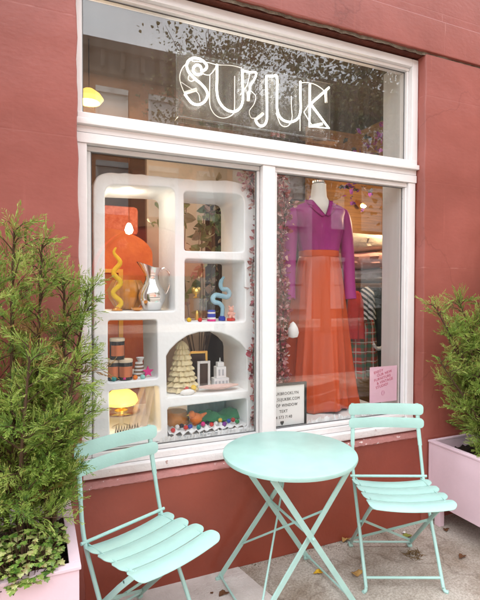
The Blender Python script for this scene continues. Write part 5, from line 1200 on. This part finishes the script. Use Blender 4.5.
# ------------------------------------------------------------------ the street opposite (seen in the glass)
FY = -17.6
def terrace(name, lab, x0, x1, h_, wallm, trimm, cols_, floors, sill=.9, corn=1.1):
    t = thing(name, lab, 'building', ((x0+x1)/2, FY-4, 0))
    m = MB(); m.box(x0, FY-8, -.15, x1, FY, h_); m.build('wall', wallm, t, smooth=False)
    m = MB(); m.box(x0, FY+.002, h_-corn, x1, FY+.30, h_-.25, .03); m.box(x0, FY+.002, h_-.248, x1, FY+.55, h_+.15, .03)
    for i in range(int((x1-x0)/.8)): m.box(x0+.2+i*.8, FY+.302, h_-corn+.2, x0+.36+i*.8, FY+.48, h_-.26)
    m.build('cornice', trimm, t, smooth=False)
    wd = (x1-x0)/cols_; fh = (h_-corn-.4-3.8)/max(1, floors-1) if floors > 1 else 3
    for f_ in range(floors):
        for c in range(cols_):
            xc = x0+wd*(c+.5); z0 = (4.3+fh*(f_-1)+.35) if f_ else .6; hh = fh*.62 if f_ else 2.3; ww = .55
            m = MB(); e = .10
            m.box(xc-ww-e, FY+.002, z0-e, xc+ww+e, FY+.10, z0); m.box(xc-ww-e, FY+.002, z0+hh, xc+ww+e, FY+.14, z0+hh+.22); m.box(xc-ww-e, FY+.002, z0, xc-ww, FY+.07, z0+hh); m.box(xc+ww, FY+.002, z0, xc+ww+e, FY+.07, z0+hh); m.box(xc-ww, FY+.002, z0+hh*.5-.03, xc+ww, FY+.06, z0+hh*.5+.03)
            wn = m.build('window', trimm if trimm is not M['cornice'] else M['stone_white'], t, smooth=False)
            m = MB(); m.box(xc-ww, FY+.002, z0, xc+ww, FY+.03, z0+hh); m.build('pane', M['far_glass'], wn, smooth=False)
    return t
terrace('brick_terrace', 'orange brick row house across the street, reflected in the glass', -9, 8.3, 11.3, M['brick'], M['cornice'], 8, 3)
terrace('white_terrace', 'white stone row house across the street, reflected in the glass', 8.32, 12.6, 10.2, M['stone_white'], M['stone_white'], 2, 3)
terrace('brown_terrace', 'brown brick row house across the street, reflected in the glass', 12.62, 32, 11.6, M['brick2'], M['cornice'], 8, 3)
terrace('dark_terrace', 'dark brick row house across the street beyond the left end', -32, -9.02, 11.8, M['brick2'], M['cornice'], 9, 3)
# barrel awning over a shop door
t = thing('door_awning', 'round topped red canvas awning over a shop across the street', 'awning', (4.2, FY+.6, 1.9))
m = MB(); vs = []; fs = []; k = 24
for i in range(k+1):
    a = math.pi*i/k; x = 4.2+2.2*math.cos(a); z = 2.0+2.0*math.sin(a); vs += [(x, FY+.31, z), (x, FY+1.7, z-.05), (4.2+2.15*math.cos(a), FY+1.7, 2.0+1.95*math.sin(a)), (4.2+2.15*math.cos(a), FY+.31, 2.0+1.95*math.sin(a))]
for i in range(k):
    for j in range(4): fs.append((4*i+j, 4*i+4+j, 4*i+4+(j+1) % 4, 4*i+(j+1) % 4))
m.add(vs, fs); m.build('canvas', M['awning'], t)
m = MB(); m.prism([(4.2+2.1*math.cos(math.pi*i/k), FY+1.66, 2.0+1.9*math.sin(math.pi*i/k)) for i in range(k+1)], (0, -.03, 0)); m.build('end_panel', M['awning'], t)
TREE = leafmat('street_leaf', [(.035, .05, .012), (.07, .09, .018), (.12, .12, .03), (.17, .13, .04)], .3)
def street_tree(x, y, h_, rad, n, lab, seed, lo=.42):
    q = random.Random(seed); t = thing('street_tree', lab, 'tree', (x, y, 0), 0, 'street trees reflected in the glass'); tr = MB(); top = Vector((x+q.uniform(-.3, .3), y, h_*.55)); tr.tube([(x, y, -.1), (x, y, h_*.25), top], [.20, .16, .11], 8, smooth=4)
    tips = []
    for i in range(16):
        a = q.random()*6.28; s_ = Vector((x, y, h_*(.28+.25*q.random()))); e = Vector((x+rad*q.uniform(.35, 1)*math.cos(a), y+rad*q.uniform(.35, 1)*math.sin(a), h_*(lo+.2+(.8-lo)*q.random()))); mid = s_.lerp(e, .5)+Vector((0, 0, .4)); tr.tube([s_, mid, e], [.07, .045, .012], 6, smooth=4)
        for k in range(5):
            u = q.uniform(.45, 1); p = s_.lerp(e, u); f_ = p+Vector((q.gauss(0, .8), q.gauss(0, .8), q.gauss(.3, .6))); tr.tube([p, f_], [.018, .006], 4); tips += [f_, p.lerp(f_, .6)]
    tr.build('trunk', M['bark'], t)
    cs = []; ds = []
    for i in range(n): p = tips[q.randrange(len(tips))]; cs.append(p+Vector((q.gauss(0, .42), q.gauss(0, .42), q.gauss(0, .36)))); ds.append(Vector((q.gauss(0, 1), q.gauss(0, 1), q.gauss(-.3, .8))).normalized())
    v_, f_, tn = leaf_quads(cs, ds, .115, q, q.random); m = MB(); m.add(v_, f_); m.build('crown', TREE, t, smooth=False, tone=tn)
street_tree(5.6, -12.2, 10.6, 2.1, 5200, 'thin street tree standing before the brick row house across the street', 41, .5)
street_tree(9.6, -11.9, 11.2, 2.6, 7000, 'street tree standing before the white row house across the street', 42)
street_tree(8.4, -5.2, 8.4, 2.8, 11000, 'broad street tree on the near kerb reflected at the right of the upper pane', 43, .40)
street_tree(14.0, -5.4, 9.0, 3.2, 9000, 'broad street tree on the near kerb farther along the street', 44, .34)

# ------------------------------------------------------------------ light
wd = bpy.data.worlds.new('World'); sc.world = wd; wd.use_nodes = True
N = wd.node_tree.nodes; L = wd.node_tree.links; bg = N['Background']
sky = N.new('ShaderNodeTexSky'); sky.sky_type = 'NISHITA'; sky.sun_disc = False
SE, SA = R(60), R(308)      # elevation, azimuth (clockwise from +y)
sky.sun_elevation = SE; sky.sun_rotation = SA; sky.air_density = 1.0; sky.dust_density = 4.5; sky.ozone_density = 1.0
hs = N.new('ShaderNodeHueSaturation'); hs.inputs['Saturation'].default_value = .38
L.new(sky.outputs[0], hs.inputs['Color']); # a thin bright overcast: broken cloud over the clear sky
tc = N.new('ShaderNodeTexCoord'); cn = N.new('ShaderNodeTexNoise'); cn.inputs['Scale'].default_value = 2.4; cn.inputs['Detail'].default_value = 7; cn.inputs['Roughness'].default_value = .55
L.new(tc.outputs['Generated'], cn.inputs['Vector'])
cv = N.new('ShaderNodeValToRGB'); cv.color_ramp.elements[0].position = .36; cv.color_ramp.elements[1].position = .56; cv.color_ramp.elements[0].color = (.35, .35, .35, 1); L.new(cn.outputs['Fac'], cv.inputs['Fac'])
cm = N.new('ShaderNodeMixRGB'); L.new(cv.outputs[0], cm.inputs[0]); L.new(hs.outputs[0], cm.inputs[1]); cm.inputs[2].default_value = (4.5, 4.65, 4.85, 1)
L.new(cm.outputs[0], bg.inputs['Color']); bg.inputs['Strength'].default_value = .15
sd = bpy.data.lights.new('sun', 'SUN'); sd.energy = 2.0; sd.angle = R(3); sd.color = (1, .985, .955)
so = bpy.data.objects.new('sun', sd); COL.objects.link(so)
dirv = Vector((math.sin(SA)*math.cos(SE), math.cos(SA)*math.cos(SE), math.sin(SE)))
so.rotation_euler = (-dirv).to_track_quat('-Z', 'Y').to_euler()
sc.view_settings.view_transform = 'Standard'; sc.view_settings.look = 'None'; sc.view_settings.gamma = 1; sc.view_settings.use_curve_mapping = False
sc.view_settings.exposure = 2.56
sc.render.engine = 'CYCLES'
cy = sc.cycles; cy.max_bounces = 8; cy.diffuse_bounces = 3; cy.glossy_bounces = 3; cy.transmission_bounces = 4; cy.transparent_max_bounces = 16; cy.caustics_reflective = False; cy.caustics_refractive = False; cy.sample_clamp_indirect = 6
try:
    cy.use_denoising = True; cy.denoiser = 'OPENIMAGEDENOISE'
except Exception: pass
